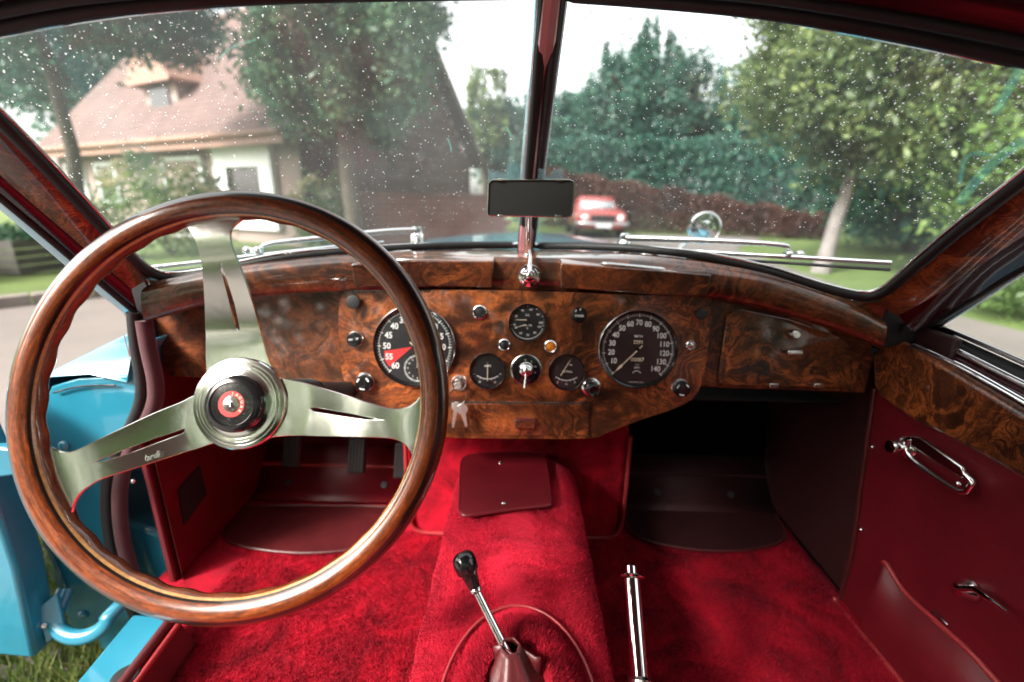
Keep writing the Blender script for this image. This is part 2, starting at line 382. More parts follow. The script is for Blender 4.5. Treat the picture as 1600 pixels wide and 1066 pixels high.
class Fr:                                           # a flat frame: x to the right, y up, n towards the viewer
    def __init__(s, o, n, up=Vector((0, 0, 1))):
        s.o = o; s.n = n.normalized(); s.x = up.cross(s.n).normalized(); s.y = s.n.cross(s.x)
    def p(s, x, y, h=0): return s.o + s.x * x + s.y * y + s.n * h
    def ring(s, r0, r1, h, n=48, x=0, y=0, a0=0, a1=2 * math.pi):
        rows = []
        for r in (r0, r1): rows.append([s.p(x + r * math.cos(lerp(a0, a1, j / n)), y + r * math.sin(lerp(a0, a1, j / n)), h) for j in range(n + 1)])
        return rows
def text_geo(g, txt, fr, x, y, h, size, rot=0.0, mi=0, shear=0.0, bold=0.0, sx=1.0):
    cu = bpy.data.curves.new('t', 'FONT'); cu.body = txt; cu.size = size; cu.align_x = 'CENTER'; cu.align_y = 'CENTER'
    cu.shear = shear; cu.offset = bold; cu.resolution_u = 3
    ob = bpy.data.objects.new('t', cu); me = bpy.data.meshes.new_from_object(ob)
    c, s_ = math.cos(rot), math.sin(rot)
    vs = [fr.p(x + (v.co.x * sx * c - v.co.y * s_), y + (v.co.x * sx * s_ + v.co.y * c), h) for v in me.vertices]
    g.add(vs, [tuple(p.vertices) for p in me.polygons], mi)
    bpy.data.objects.remove(ob); bpy.data.curves.remove(cu); bpy.data.meshes.remove(me)

# ------------------------------------------------------------------ ground, road, lawn
def struct(name, g, m, **k): return g.build(name, m, kind='structure', **k)
g = G(); g.add([(-300, -300, -0.02), (300, -300, -0.02), (300, 300, -0.02), (-300, 300, -0.02)], [(0, 1, 2, 3)])
struct('ground', g, M['grass'])
g = G(); g.prism([Vector(p) for p in [(-12, -9, -0.015), (6.5, -9, -0.015), (4.6, 3.2, -0.015), (4.4, 6, -0.015), (5.5, 12, -0.015), (9, 17.5, -0.015), (-8, 17.5, -0.015), (-3.2, 12, -0.015), (-3.9, 6.2, -0.015), (-4.8, 4.3, -0.015), (-6.5, 2.6, -0.015), (-12, 0.5, -0.015)]], Vector((0, 0, 0.01)))
struct('road', g, M['asphalt'])
g = G()
kp = smooth([Vector(p) for p in [(-12, 0.5, 0.03), (-6.5, 2.6, 0.03), (-4.8, 4.3, 0.03), (-3.9, 6.2, 0.03), (-3.2, 12, 0.03), (-4.5, 13.6, 0.03)]], 8)
for a, b in zip(kp, kp[1:]):
    d = (b - a).normalized(); n_ = Vector((-d.y, d.x, 0)); g.box((a + b) / 2, (b - a).length / 2 - 0.01, 0.07, 0.07, d, n_)
struct('kerb', g, M['kerb'], bevel=0.01)

def tuft(name, cx, cy, w, d, n, seed, label, z=0.0):
    rnd = random.Random(seed); g = G()
    for _ in range(n):
        x, y = cx + rnd.uniform(-w, w), cy + rnd.uniform(-d, d); hh = rnd.uniform(0.03, 0.09); a = rnd.uniform(0, 6.28); lx, ly = rnd.uniform(-.04, .04), rnd.uniform(-.04, .04)
        wx, wy = 0.004 * math.cos(a), 0.004 * math.sin(a)
        g.add([(x - wx, y - wy, z), (x + wx, y + wy, z), (x + lx, y + ly, z + hh)], [(0, 1, 2)])
    o = g.build(name, M['blade'], weld=False, kind='stuff'); o['label'] = label; o['category'] = 'grass'
tuft('grass', -1.0, 0.85, 0.5, 0.5, 9000, 3, 'long green and yellow grass growing beside the open driver door')

# ------------------------------------------------------------------ trees and plants
def leaves(g, rnd, cx, cy, cz, rx, ry, rz, n, ls, clumps=40, spread=0.22, shell=0.55):
    cs = []
    for _ in range(clumps):
        while True:
            p = np.array([rnd.uniform(-1, 1), rnd.uniform(-1, 1), rnd.uniform(-1, 1)])
            if shell < np.linalg.norm(p) < 1: break
        cs.append((p * [rx, ry, rz] + [cx, cy, cz], rnd.uniform(0.6, 1.3)))
    R = np.random.RandomState(rnd.randint(0, 10 ** 6))
    idx = R.randint(0, clumps, n)
    cc = np.array([c[0] for c in cs])[idx]; sc = np.array([c[1] for c in cs])[idx][:, None]
    P = cc + R.normal(size=(n, 3)) * np.array([rx, ry, rz]) * spread * sc
    u = R.normal(size=(n, 3)); u /= np.linalg.norm(u, axis=1)[:, None]
    w = np.cross(u, R.normal(size=(n, 3))); w /= np.linalg.norm(w, axis=1)[:, None]
    s = ls * R.uniform(0.6, 1.4, (n, 1))
    q = np.stack([P - u * s, P - w * s * .45, P + u * s, P + w * s * .45], 1).reshape(-1, 3)
    o = len(g.v); g.v += [tuple(v) for v in q.tolist()]
    g.f += [[o + 4 * i, o + 4 * i + 1, o + 4 * i + 2, o + 4 * i + 3] for i in range(n)]; g.m += [0] * n
def foliage_obj(g, name, mats, parent):
    me = bpy.data.meshes.new(name); me.from_pydata(g.v, [], g.f)
    for m in (mats if isinstance(mats, list) else [mats]): me.materials.append(m)
    me.polygons.foreach_set('material_index', g.m)
    o = bpy.data.objects.new(name, me); COL.objects.link(o); return hold(o, parent)
def tree(name, label, x, y, h, tr, cr, cz, rz, mat, bark='bark', n=14000, ls=0.10, seed=1, lean=(0, 0), clumps=60, group=None, crown_off=(0, 0), spread=0.2, limbs=7, cry=None, cat='tree', lobes=11, spires=0):
    t = thing(name, label, cat, (x, y, 0), group); rnd = random.Random(seed)
    g = G(); base = Vector((x, y, -0.05)); top = Vector((x + lean[0], y + lean[1], cz))
    pts = [base.lerp(top, k / 8) + Vector((rnd.uniform(-1, 1), rnd.uniform(-1, 1), 0)) * tr * 0.25 for k in range(9)]
    g.tube(pts, [tr * (1.35 if k == 0 else 1 - 0.55 * k / 8) for k in range(9)], 12)
    for k in range(limbs):
        a = 6.28 * k / limbs + rnd.uniform(-.4, .4); s0 = pts[rnd.choice([4, 5, 6, 7])]
        e = Vector((top.x + crown_off[0] + math.cos(a) * cr * .75, top.y + crown_off[1] + math.sin(a) * (cry or cr) * .75, cz + rnd.uniform(-.3, .7) * rz))
        m_ = s0.lerp(e, .5) + Vector((0, 0, .15 * rz))
        g.tube(smooth([s0, m_, e], 4), [tr * .42 * (1 - .09 * q) for q in range(9)], 6)
    hold(g.build('trunk', M[bark], angle=60, weld=False), t)
    g = G(); ox, oy, cy_ = top.x + crown_off[0], top.y + crown_off[1], (cry or cr)
    leaves(g, rnd, ox, oy, cz, cr * .72, cy_ * .72, rz * .78, int(n * .45), ls, clumps // 2, spread)
    for k in range(lobes):
        a = rnd.uniform(0, 6.28); q = rnd.uniform(.35, .72); f_ = rnd.uniform(.26, .46); zz = rnd.uniform(-.6, .75)
        leaves(g, rnd, ox + cr * q * math.cos(a), oy + cy_ * q * math.sin(a), cz + rz * zz, cr * f_, cy_ * f_, rz * f_ * .8, int(n * .55 / lobes), ls, max(6, clumps // lobes), spread * 1.2, .3)
    for k in range(spires):
        a = rnd.uniform(0, 6.28); q = rnd.uniform(0, .7); zz = rz * rnd.uniform(.6, .95) * (1 - .35 * q)
        leaves(g, rnd, ox + cr * q * math.cos(a), oy + cy_ * q * math.sin(a), cz + zz, cr * .06, cy_ * .06, rz * rnd.uniform(.18, .34), int(n * .012), ls, 6, .35, .1)
    foliage_obj(g, 'crown', M[mat], t)
    return t
tree('broadleaf_tree', 'leaning slim tree with blue green crown hanging over the top left of the windscreen', -7.2, 7.6, 6, 0.12, 2.9, 4.6, 1.9, 'leaf_teal', n=60000, ls=0.07, seed=4, lean=(0.1, 0), clumps=90, crown_off=(0.25, 0), lobes=15)
tree('broadleaf_tree', 'full grey green tree in front of the tiled house, trunk above the wheel rim', -2.95, 8.2, 6, 0.17, 1.75, 3.7, 2.0, 'leaf_mid', n=46000, ls=0.06, seed=7, clumps=90, spread=0.15)
tree('bushy_tree', 'hazy blue green tree just left of the windscreen centre bar', 0.3, 27, 9, 0.3, 3.5, 3.5, 3.2, 'leaf_dark', n=26000, ls=0.14, seed=11, clumps=80, spires=8)
tree('bushy_tree', 'rounded hazy tree behind the red car', 2.6, 27, 9, 0.3, 3.3, 3.9, 2.8, 'leaf_dark', n=22000, ls=0.14, seed=83, clumps=70, spires=5)
tree('bushy_tree', 'tall dark spiky topped tree right of the windscreen centre bar', 5.6, 24, 9, 0.3, 3.4, 5.2, 3.3, 'leaf_dark', n=34000, ls=0.10, seed=13, clumps=80, spires=16)
tree('bushy_tree', 'low rounded dark tree between the spiky topped tree and the pale trunk', 10.2, 24.5, 8, 0.3, 4.0, 4.3, 3.1, 'leaf_teal', n=26000, ls=0.11, seed=15, clumps=70, spires=5)
tree('slender_tree', 'thin sparse tree showing sky beside the brown gable end', -2.0, 25, 9, 0.14, 1.5, 5.6, 3.0, 'leaf_olive', n=3500, ls=0.13, seed=17, clumps=34, spread=0.16)
tree('broadleaf_tree', 'olive leaved tree with a pale grey trunk on the right lawn', 5.12, 7.9, 6, 0.125, 2.0, 3.45, 2.3, 'leaf_olive', 'bark_pale', n=52000, ls=0.06, seed=19, lean=(0.4, 0), clumps=90, crown_off=(-.25, 0))
tree('leafy_tree', 'large bright green tree filling the right end of the windscreen', 7.5, 6.2, 6, 0.2, 2.6, 2.4, 2.5, 'leaf_lime', n=80000, ls=0.055, seed=23, clumps=120, spread=0.16)
tree('leafy_tree', 'dark green tree behind the pale grey trunk', 10.3, 12.5, 6, 0.2, 3.4, 2.8, 2.9, 'leaf_teal', n=24000, ls=0.11, seed=29, clumps=80)
tree('leafy_tree', 'green tree outside the passenger side window', 8.6, 1.6, 5, 0.2, 2.2, 2.2, 1.9, 'leaf_mid', n=16000, ls=0.09, seed=31, clumps=60)
tree('bushy_tree', 'dark tree behind the left end of the tiled house', -19, 22, 9, 0.3, 5.2, 6.0, 4.4, 'leaf_teal', n=20000, ls=0.16, seed=37, clumps=60)
tree('bushy_tree', 'dark tree growing against the brown boarded gable end', -4.3, 11.2, 6, 0.14, 1.25, 3.7, 1.6, 'leaf_mid', n=26000, ls=0.065, seed=61, clumps=70, crown_off=(0.9, 0))
def shrub(name, label, x, y, r, rz, mat, fl, n, nf, seed, ls=0.05, group=None):
    t = thing(name, label, 'shrub', (x, y, 0), group); rnd = random.Random(seed)
    g = G(); leaves(g, rnd, x, y, rz * .95, r, r, rz, n, ls, 26, .2, .3); foliage_obj(g, 'foliage', M[mat], t)
    for k in range(5):
        a = k * 1.26; g = G(); g.tube([Vector((x, y, -.02)), Vector((x + math.cos(a) * r * .6, y + math.sin(a) * r * .6, rz))], [.02, .008], 6)
        hold(g.build('stem', M['bark'], weld=False), t)
    if nf:
        g = G()
        for k in range(nf):
            a = rnd.uniform(0, 6.28); b = rnd.uniform(.1, 1.3); c = Vector((x + r * math.cos(a) * math.cos(b), y + r * math.sin(a) * math.cos(b), rz * .95 + rz * math.sin(b)))
            leaves(g, rnd, c.x, c.y, c.z, .1, .1, .08, 60, .03, 8, .35, .1)
        foliage_obj(g, 'blossom', M['flower'], t)
shrub('hydrangea', 'large shrub with cream flower heads in front of the tiled house', -6.6, 8.6, 1.0, .85, 'leaf_lime', 1, 5000, 34, 41)
shrub('hydrangea', 'small cream flowering shrub below the white window surround', -4.1, 9.6, .55, .75, 'leaf_lime', 1, 2500, 16, 43)
shrub('hydrangea', 'white flowering shrub on the lawn outside the open door', -7.3, 5.2, .45, .35, 'leaf_mid', 1, 1500, 12, 47)
shrub('leafy_shrub', 'low green shrub outside the passenger side window', 5.5, 4.5, .95, .42, 'leaf_lime', 0, 7000, 0, 71, .035)
shrub('leafy_shrub', 'taller green shrub further back outside the passenger side window', 6.6, 3.6, 1.0, .75, 'leaf_mid', 0, 7000, 0, 73, .04)
# hedges; the reddish brown one stands in for the dash reflected in the windscreen
def hedge(name, label, p0, p1, h0, h1, d, mat, n, seed, ls=.06):
    t = thing(name, label, 'hedge', ((p0[0] + p1[0]) / 2, (p0[1] + p1[1]) / 2, 0)); R = np.random.RandomState(seed)
    a, b = np.array(p0), np.array(p1); u = (b - a) / np.linalg.norm(b - a); w = np.array([-u[1], u[0]])
    k = R.uniform(0, 1, n); hh = h0 + (h1 - h0) * k + .08 * np.sin(k * 40); s = R.uniform(-1, 1, n); zz = R.uniform(0, 1, n) ** .6
    P = np.stack([a[0] + (b[0] - a[0]) * k + w[0] * s * d, a[1] + (b[1] - a[1]) * k + w[1] * s * d, zz * hh], 1) + R.normal(size=(n, 3)) * .05
    A = R.normal(size=(n, 3)); A /= np.linalg.norm(A, axis=1)[:, None]; B = np.cross(A, R.normal(size=(n, 3))); B /= np.linalg.norm(B, axis=1)[:, None]
    q = np.stack([P - A * ls, P - B * ls * .5, P + A * ls, P + B * ls * .5], 1).reshape(-1, 3)
    g = G(); g.v = [tuple(v) for v in q.tolist()]; g.f = [[4 * i, 4 * i + 1, 4 * i + 2, 4 * i + 3] for i in range(n)]; g.m = [0] * n
    foliage_obj(g, 'foliage', M[mat], t)
    for i in range(12):
        c = a + (b - a) * (i + .5) / 12; hq = (h0 + (h1 - h0) * (i + .5) / 12); g = G()
        g.tube([Vector((c[0], c[1], -.02)), Vector((c[0] + .05, c[1], hq * .8))], [.03, .01], 6)
        hold(g.build('stem', M['bark'], weld=False), t)
hedge('reflection_hedge', 'reddish brown hedge shape standing in for the dash reflection, sloping down behind the red car', (1.0, 20.5), (10.5, 16.4), 2.45, 0.75, .4, 'leaf_dash_reflection', 36000, 51, .055)
hedge('green_hedge', 'dark green hedge at the back of the right lawn', (12.0, 17.5), (20, 11.5), 2.2, 1.9, .6, 'leaf_dark', 14000, 53, .10)
hedge('green_hedge', 'tall dark green hedge behind the reddish brown reflection hedge', (-0.5, 23.0), (16, 19.0), 3.9, 3.6, .7, 'leaf_dark', 36000, 59, .10)
hedge('green_hedge', 'low hedge along the road seen through the passenger window', (9.2, -1), (9.6, 5), .7, .8, .5, 'leaf_mid', 8000, 57, .06)

# brown garden wall of brick courses left of centre
t = thing('garden_wall', 'low reddish brown brick wall in front of the brown boarded gable', 'wall', (-2.5, 10.1, 0))
proto = G().box(Vector((0, 0, 0)), .155, .09, .052).build('brick', M['brick'])
bd = proto.data; bpy.data.objects.remove(proto)
for r in range(10):
    for k in range(10):
        o = bpy.data.objects.new('brick', bd); COL.objects.link(o)
        o.parent = t; o.location = (-.98 + .325 * k + (.16 if r % 2 else 0), random.Random(r * 31 + k).uniform(-.006, .006), .055 + .114 * r)
hold(G().box(Vector((-1.95, 10.1, .57)), 1.62, .075, .56).build('mortar', M['kerb']), t)
hold(G().box(Vector((-1.95, 10.1, 1.17)), 1.68, .12, .03).build('coping', M['brick'], bevel=.01), t)

# ------------------------------------------------------------------ houses
def house_a():
    A, B = Vector((-15.4, 15.8, 0)), Vector((-4.95, 10.7, 0))
    u = (B - A).normalized(); w = Vector((-u.y, u.x, 0)); L_ = (B - A).length; dp = 7.0; ze, zr = 2.42, 6.6
    t = thing('tiled_house', 'red tiled house with timber dormer, white window surround and brown boarded gable end', 'house', tuple((A + B) / 2))
    def P(s, d, z): return A + u * s + w * d + Vector((0, 0, z))
    g = G(); g.prism([P(0, 0, -.05), P(L_, 0, -.05), P(L_, dp, -.05), P(0, dp, -.05)], Vector((0, 0, ze + .05)))
    g.prism([P(L_ - .1, 0, ze), P(L_ - .1, dp, ze), P(L_ - .1, dp / 2, zr - .2)], u * .1)
    hold(g.build('wall', M['plaster']), t)
    n = 26; g = G(); sl_ = Vector((0, 0, 0))
    for k in range(n):                       # stepped tile courses, front slope
        d0, d1 = lerp(-.5, dp / 2, k / n), lerp(-.5, dp / 2, (k + 1) / n); z0, z1 = lerp(ze - .1, zr, k / n), lerp(ze - .1, zr, (k + 1) / n)
        h0 = .06
        g.prism([P(-.3, d0 - .03, z0 + h0), P(-.3, d1, z1 + .01), P(-.3, d1, z1 - .05), P(-.3, d0 - .03, z0)], u * (L_ + .6))
    g.prism([P(-.3, dp / 2, zr - .03), P(-.3, dp + .5, ze - .1), P(-.3, dp + .5, ze - .2), P(-.3, dp / 2, zr - .13)], u * (L_ + .6))
    r = g.build('roof', M['tile']); hold(r, t)
    g = G(); g.tube([P(-.3, dp / 2, zr + .05), P(L_ + .3, dp / 2, zr + .05)], .12, 8); o = g.build('ridge', M['tile'], angle=60); o.parent = r
    g = G(); g.prism([P(-.3, -.62, ze - .28), P(-.3, -.55, ze - .28), P(-.3, -.5, ze - .02), P(-.3, -.62, ze - .02)], u * (L_ + .6)); o = g.build('fascia', M['timber']); hold(o, t)
    g = G(); g.tube([P(-.3, -.68, ze - .06), P(L_ + .3, -.68, ze - .06)], .07, 8); hold(g.build('gutter', M['timber'], angle=60), t)
    for k in range(20):                      # overlapping boards across the gable end
        z0 = .1 + .3 * k
        if z0 > zr - .75: break
        f0 = 0 if z0 + .3 < ze else (z0 + .3 - ze) / (zr - .2 - ze)
        d0, d1 = dp / 2 * f0 + .02, dp - dp / 2 * f0 - .02
        hold(G().prism([P(L_, d0, z0), P(L_, d0, z0 + .31), P(L_ + .02, d0, z0 + .31), P(L_ + .05, d0, z0)], w * (d1 - d0)).build('board', M['tile_brown']), t)
    g = G(); g.prism([P(L_ + .3, -.55, ze - .32), P(L_ + .3, -.55, ze - .02), P(L_ + .3, dp / 2, zr + .1), P(L_ + .3, dp / 2, zr - .25)], u * .05)
    g.prism([P(L_ + .3, dp / 2, zr + .1), P(L_ + .3, dp + .5, ze - .02), P(L_ + .3, dp + .5, ze - .32), P(L_ + .3, dp / 2, zr - .25)], u * .05); hold(g.build('barge_board', M['bark']), t)
    # dormer
    s0, s1, dd = 4.6, 6.7, .55
    g = G(); g.prism([P(s0 + .25, dd, ze + .6), P(s1 - .25, dd, ze + .6), P(s1 - .25, dd, ze + 1.6), P(s0 + .25, dd, ze + 1.6)], w * 2.0)
    dm = g.build('dormer', M['plaster']); hold(dm, t)
    g = G(); a, b, c = P(s0, dd - .3, ze + 1.55), P(s1, dd - .3, ze + 1.55), P((s0 + s1) / 2, dd - .3, ze + 2.45)
    for e0, e1 in ((a, c), (c, b)):
        nn = (e1 - e0).cross(w).normalized() * .1
        g.prism([e0, e1, e1 + nn, e0 + nn], w * 2.6)
    o = g.build('dormer_roof', M['timber']); o.parent = dm
    g = G(); g.prism([a, b, c], w * .05); o = g.build('gable_board', M['timber']); o.parent = dm
    g = G(); g.box(P((s0 + s1) / 2, dd - .02, ze + 1.1), .45, .03, .4, u, w); o = g.build('dormer_window', M['darkglass']); o.parent = dm
    # garage door, window, white surround
    def opening(s, z0, z1, wd, mat, nm, depth=.06, fw=.1):
        g = G(); g.box(P(s, -.02, (z0 + z1) / 2), wd / 2, .03, (z1 - z0) / 2, u, w); q = g.build(nm, mat); hold(q, t)
        g = G()
        for sx in (-1, 1): g.box(P(s + sx * (wd / 2 + fw / 2), -.05, (z0 + z1) / 2), fw / 2, depth, (z1 - z0) / 2 + fw, u, w)
        for zz in (z0 - fw / 2, z1 + fw / 2): g.box(P(s, -.05, zz), wd / 2, depth - .003, fw / 2, u, w)
        o = g.build('frame', M['whitepaint'], bevel=.008); o.parent = q
    opening(7.2, .05, 1.95, 1.6, M['plaster'], 'garage_door')
    opening(9.75, .75, 1.75, 1.25, M['darkglass'], 'window', .1, .45)
    opening(3.2, .9, 1.9, 1.0, M['darkglass'], 'window')
    opening(1.2, .9, 1.9, 1.0, M['darkglass'], 'window')
house_a()

# ------------------------------------------------------------------ vehicles outside
def loft_car(g, secs):   # secs: list of (y, [(x,z)...]) half profiles mirrored
    rows = []
    for y, pr in secs:
        full = [(x, z) for x, z in pr] + [(-x, z) for x, z in pr[::-1]]
        rows.append([Vector((x, y, z)) for x, z in full])
    g.grid(rows, 0, closed_u=True)
    n = len(rows[0]); g.add(rows[0], [tuple(range(n))]); g.add(rows[-1], [tuple(range(n))[::-1]])
def wheel_parts(t, x, y, r, w=.19):
    g = G(); s = 1 if x > 0 else -1
    g.lathe([(r * .55, 0), (r * .95, 0), (r, .03), (r, w - .03), (r * .95, w), (r * .55, w)], Vector((x - s * w / 2, y, r)), Vector((s, 0, 0)), 24)
    wo_ = g.build('tyre', M['tyre']); hold(wo_, t)
    g = G(); g.lathe([(0, .05), (r * .2, .06), (r * .5, .02), (r * .56, .04)], Vector((x + s * (w / 2 - .05), y, r)), Vector((s, 0, 0)), 20)
    o = g.build('rim', M['chrome_soft']); o.parent = wo_
def red_car(X, Y):
    t = thing('parked_car', 'red classic saloon with chrome bumper parked on the road ahead', 'car', (X, Y, 0))
    def S(y, w, zb, zs): return (Y + y, [(X * 0 + w * .86, zb), (w, zb + .12), (w, zs - .14), (w * .93, zs), (w * .45, zs + .03), (0.001, zs + .035)])
    g = G(); loft_car(g, [S(0, .70, .34, .70), S(.12, .78, .28, .80), (S(.9, .82, .24, .88)), S(1.4, .83, .24, .90), S(3.0, .83, .24, .92), S(3.9, .80, .28, .84), S(4.2, .68, .36, .74)])
    g.v = [(v[0] + X, v[1], v[2]) for v in g.v]
    hold(g.build('body', M['redpaint'], angle=50), t)
    g = G(); 
    def Cb(y, w0, z0, w1, z1): return [Vector((X + a, Y + y, z)) for a, z in ((-w0, z0), (-w1, z1 - .05), (-w1 * .9, z1), (w1 * .9, z1), (w1, z1 - .05), (w0, z0))]
    g.grid([Cb(1.15, .70, .89, .70, .90), Cb(1.62, .74, .91, .58, 1.30), Cb(2.9, .74, .92, .58, 1.30), Cb(3.5, .68, .9, .6, .93)])
    hold(g.build('cabin', M['redpaint'], angle=40), t)
    g = G(); g.add([Vector((X + a, Y + y, z)) for a, y, z in ((-.60, 1.18, .93), (.60, 1.18, .93), (.50, 1.60, 1.26), (-.50, 1.60, 1.26))], [(0, 1, 2, 3)])
    hold(g.build('windscreen', M['greyglass'], solid=.02), t)
    for s in (-1, 1):
        g = G(); g.lathe([(.0, .05), (.06, .045), (.09, .02), (.1, 0)], Vector((X + s * .56, Y + .0, .63)), Vector((0, -1, 0)), 18); hold(g.build('head_lamp', M['lamp']), t)
        for yy in (.85, 3.3): wheel_parts(t, X + s * .74, Y + yy, .31)
    g = G(); g.tube(smooth([Vector((X - .82, Y + .15, .46)), Vector((X - .7, Y - .1, .46)), Vector((X, Y - .16, .46)), Vector((X + .7, Y - .1, .46)), Vector((X + .82, Y + .15, .46))], 5), .05, 8); hold(g.build('bumper', M['chrome'], angle=60), t)
    g = G(); g.box(Vector((X, Y - .02, .63)), .38, .03, .09); hold(g.build('grille', M['darkglass'], bevel=.01), t)
    g = G(); g.box(Vector((X, Y - .225, .40)), .24, .006, .055); hold(g.build('number_plate', M['whitepaint']), t)
red_car(2.55, 14.9)
t = thing('planter', 'dark wooden planter box on the lawn at the far left', 'planter', (-7.2, 6.2, 0))
g = G(); c = Vector((-7.2, 6.2, .22))
for i in range(4): g = G(); g.box(c + Vector((0, -.3, -.16 + .11 * i)), .55, .02, .05); hold(g.build('board', M['planter'], bevel=.004), t)
for s in (-1, 1):
    for i in range(4): g = G(); g.box(c + Vector((s * .56, 0, -.16 + .11 * i)), .02, .32, .05); hold(g.build('board', M['planter'], bevel=.004), t)
g = G(); leaves(g, random.Random(3), -7.2, 6.2, .5, .45, .25, .12, 1500, .05, 14, .3, .1); foliage_obj(g, 'foliage', M['leaf_mid'], t)
# trees standing behind and beside the car (seen mirrored in the metal)
g = G(); rnd = random.Random(77)
for (x, y, z, r) in ((-11, -9, 2.6, 3.2), (-4, -13, 5.0, 5.0), (3, -12, 4.0, 4.4), (10, -7, 3.4, 3.6), (-14, -2, 3.0, 3.2), (-15, -16, 4, 4.5)):
    leaves(g, rnd, x, y, z, r, r, r, 9000, .22, 60, .22)
me = bpy.data.meshes.new('wood'); me.from_pydata(g.v, [], g.f); me.materials.append(M['leaf_lime'])
o = bpy.data.objects.new('wood', me); COL.objects.link(o); o['kind'] = 'stuff'; o['label'] = 'green wood behind the car mirrored in the steering wheel'; o['category'] = 'wood'

# ================================================================== THE CAR
car = thing('vintage_coupe', 'sky blue vintage coupe with red cabin and burl walnut dashboard filling the foreground', 'car', (0, 0, 0))

# ---------- windscreen planes (two flat raked panes meeting in a V)
BC, TC = oY(824, 383, .98), oY(866, -10, .62)
BR, BL = oY(1385, 460, .70), oY(213, 425, .70)
nR = (BR - BC).cross(TC - BC).normalized(); nL = (TC - BC).cross(BL - BC).normalized()
if nR.y > 0: nR = -nR
if nL.y > 0: nL = -nL
def pR(px, py, off=0): return oP(px, py, BC, nR) + nR * off        # off > 0 = towards the cabin
def pL(px, py, off=0): return oP(px, py, BC, nL) + nL * off
R_px = [(830, 384), (920, 385), (1010, 390), (1100, 401), (1200, 424), (1285, 450), (1345, 463), (1378, 458), (1412, 433), (1500, 359), (1610, 272), (1700, 190), (1725, 140), (1690, 112), (1600, 93), (1400, 52), (1200, 19), (1020, 2), (874, -8)]
L_px = [(816, 383), (700, 384), (600, 389), (450, 402), (330, 425), (275, 433), (238, 427), (205, 402), (150, 344), (0, 188), (-90, 100), (-95, 72), (-60, 55), (0, 42), (100, 23), (230, 6), (400, -5), (600, -10), (853, -12)]
def smp(px): return [tuple(v) for v in smooth([(a, b, 0) for a, b in px], 4)]
Ro = [pR(a, b) for a, b, _ in smp(R_px)]; Lo = [pL(a, b) for a, b, _ in smp(L_px)]
ws_ = G(); cR = sum(Ro, Vector()) / len(Ro)
g = G(); g.prism([p - nR * .004 for p in Ro], nR * -.005); ps = g.build('windscreen_pane', M['glass'], car, label='passenger side windscreen pane covered in fine rain drops')
g = G(); g.prism([p - nL * .004 for p in Lo], nL * -.005); pd_ = g.build('windscreen_pane', M['glass'], car, label='driver side windscreen pane covered in fine rain drops')
for pts, nn, par in ((Ro, nR, ps), (Lo, nL, pd_)):
    pts = pts + [pts[0]]
    g = G(); g.tube(pts[:-1], .0075, 8, closed=True, hint=nn); g.build('rubber_seal', M['rubber'], par, angle=60)
    cc = sum(pts, Vector()) / len(pts)
    g = G(); g.tube([p + (cc - p).normalized() * .0085 - nn * .003 for p in pts[:-1]], .0022, 6, closed=True, hint=nn); g.build('chrome_bead', M['chrome'], par, angle=60)
# scratches and smears on the glass; far right ones are painted green reflection streaks
M['reflection_smear'] = glassmat('teal_reflection_smear', (0.85, 0.96, 0.93), 0.10, 0.2)
M['reflection_smear'].node_tree.nodes['Translucent BSDF'].inputs[0].default_value = (0.35, 0.85, 0.75, 1)
def reflection_smear(par, P, pts, r, mat='reflection_smear'):
    g = G(); g.tube(smooth([P(a, b, -.0028) for a, b in pts], 5), r, 5); g.build('glass_reflection_smear', M[mat], par, angle=60)
reflection_smear(ps, pR, [(1500, 290), (1506, 256), (1522, 243), (1545, 246)], .0022)
reflection_smear(ps, pR, [(1556, 180), (1578, 140), (1602, 100)], .0042)
reflection_smear(ps, pR, [(1500, 318), (1530, 280), (1560, 250), (1600, 222)], .0050)
reflection_smear(pd_, pL, [(340, 95), (365, 75), (400, 65)], .0007)
reflection_smear(pd_, pL, [(700, 218), (704, 228), (706, 240)], .001); reflection_smear(pd_, pL, [(792, 200), (800, 215)], .001)
# centre bar
g = G()
def cb(px0, px1, py, y, off=0): return oY(px0, py, y - off), oY(px1, py, y - off)
rows = []
for py, y, a, b in ((-30, .600, 849, 880), (0, .622, 847, 877), (130, .735, 834, 860), (250, .86, 822, 845), (330, .93, 815, 836), (392, .975, 809, 832)):
    a0, b0 = oY(a, py, y - .022), oY(b, py, y - .022); m_ = (a0 + b0) / 2; tocam = (CAM - m_).normalized()
    rows.append([a0 - tocam * .012, a0, a0.lerp(b0, .12) + tocam * .005, m_ + tocam * .009, a0.lerp(b0, .88) + tocam * .005, b0, b0 - tocam * .012])
g.grid(rows); bar = g.build('centre_bar', M['barpaint'], car, angle=30)
for side in (1, -2):
    g = G(); g.tube(smooth([r[side] for r in rows], 5), .0016, 8); g.build('seal_strip', M['rubber'], bar, angle=60)
g = G(); g.tube(smooth([r[1] + (r[1] - r[-2]).normalized() * .0065 for r in rows[:-1]], 5), .0022, 6); g.build('sealant_bead', M['clearplastic'], bar, angle=60)

FZ0 = -.72
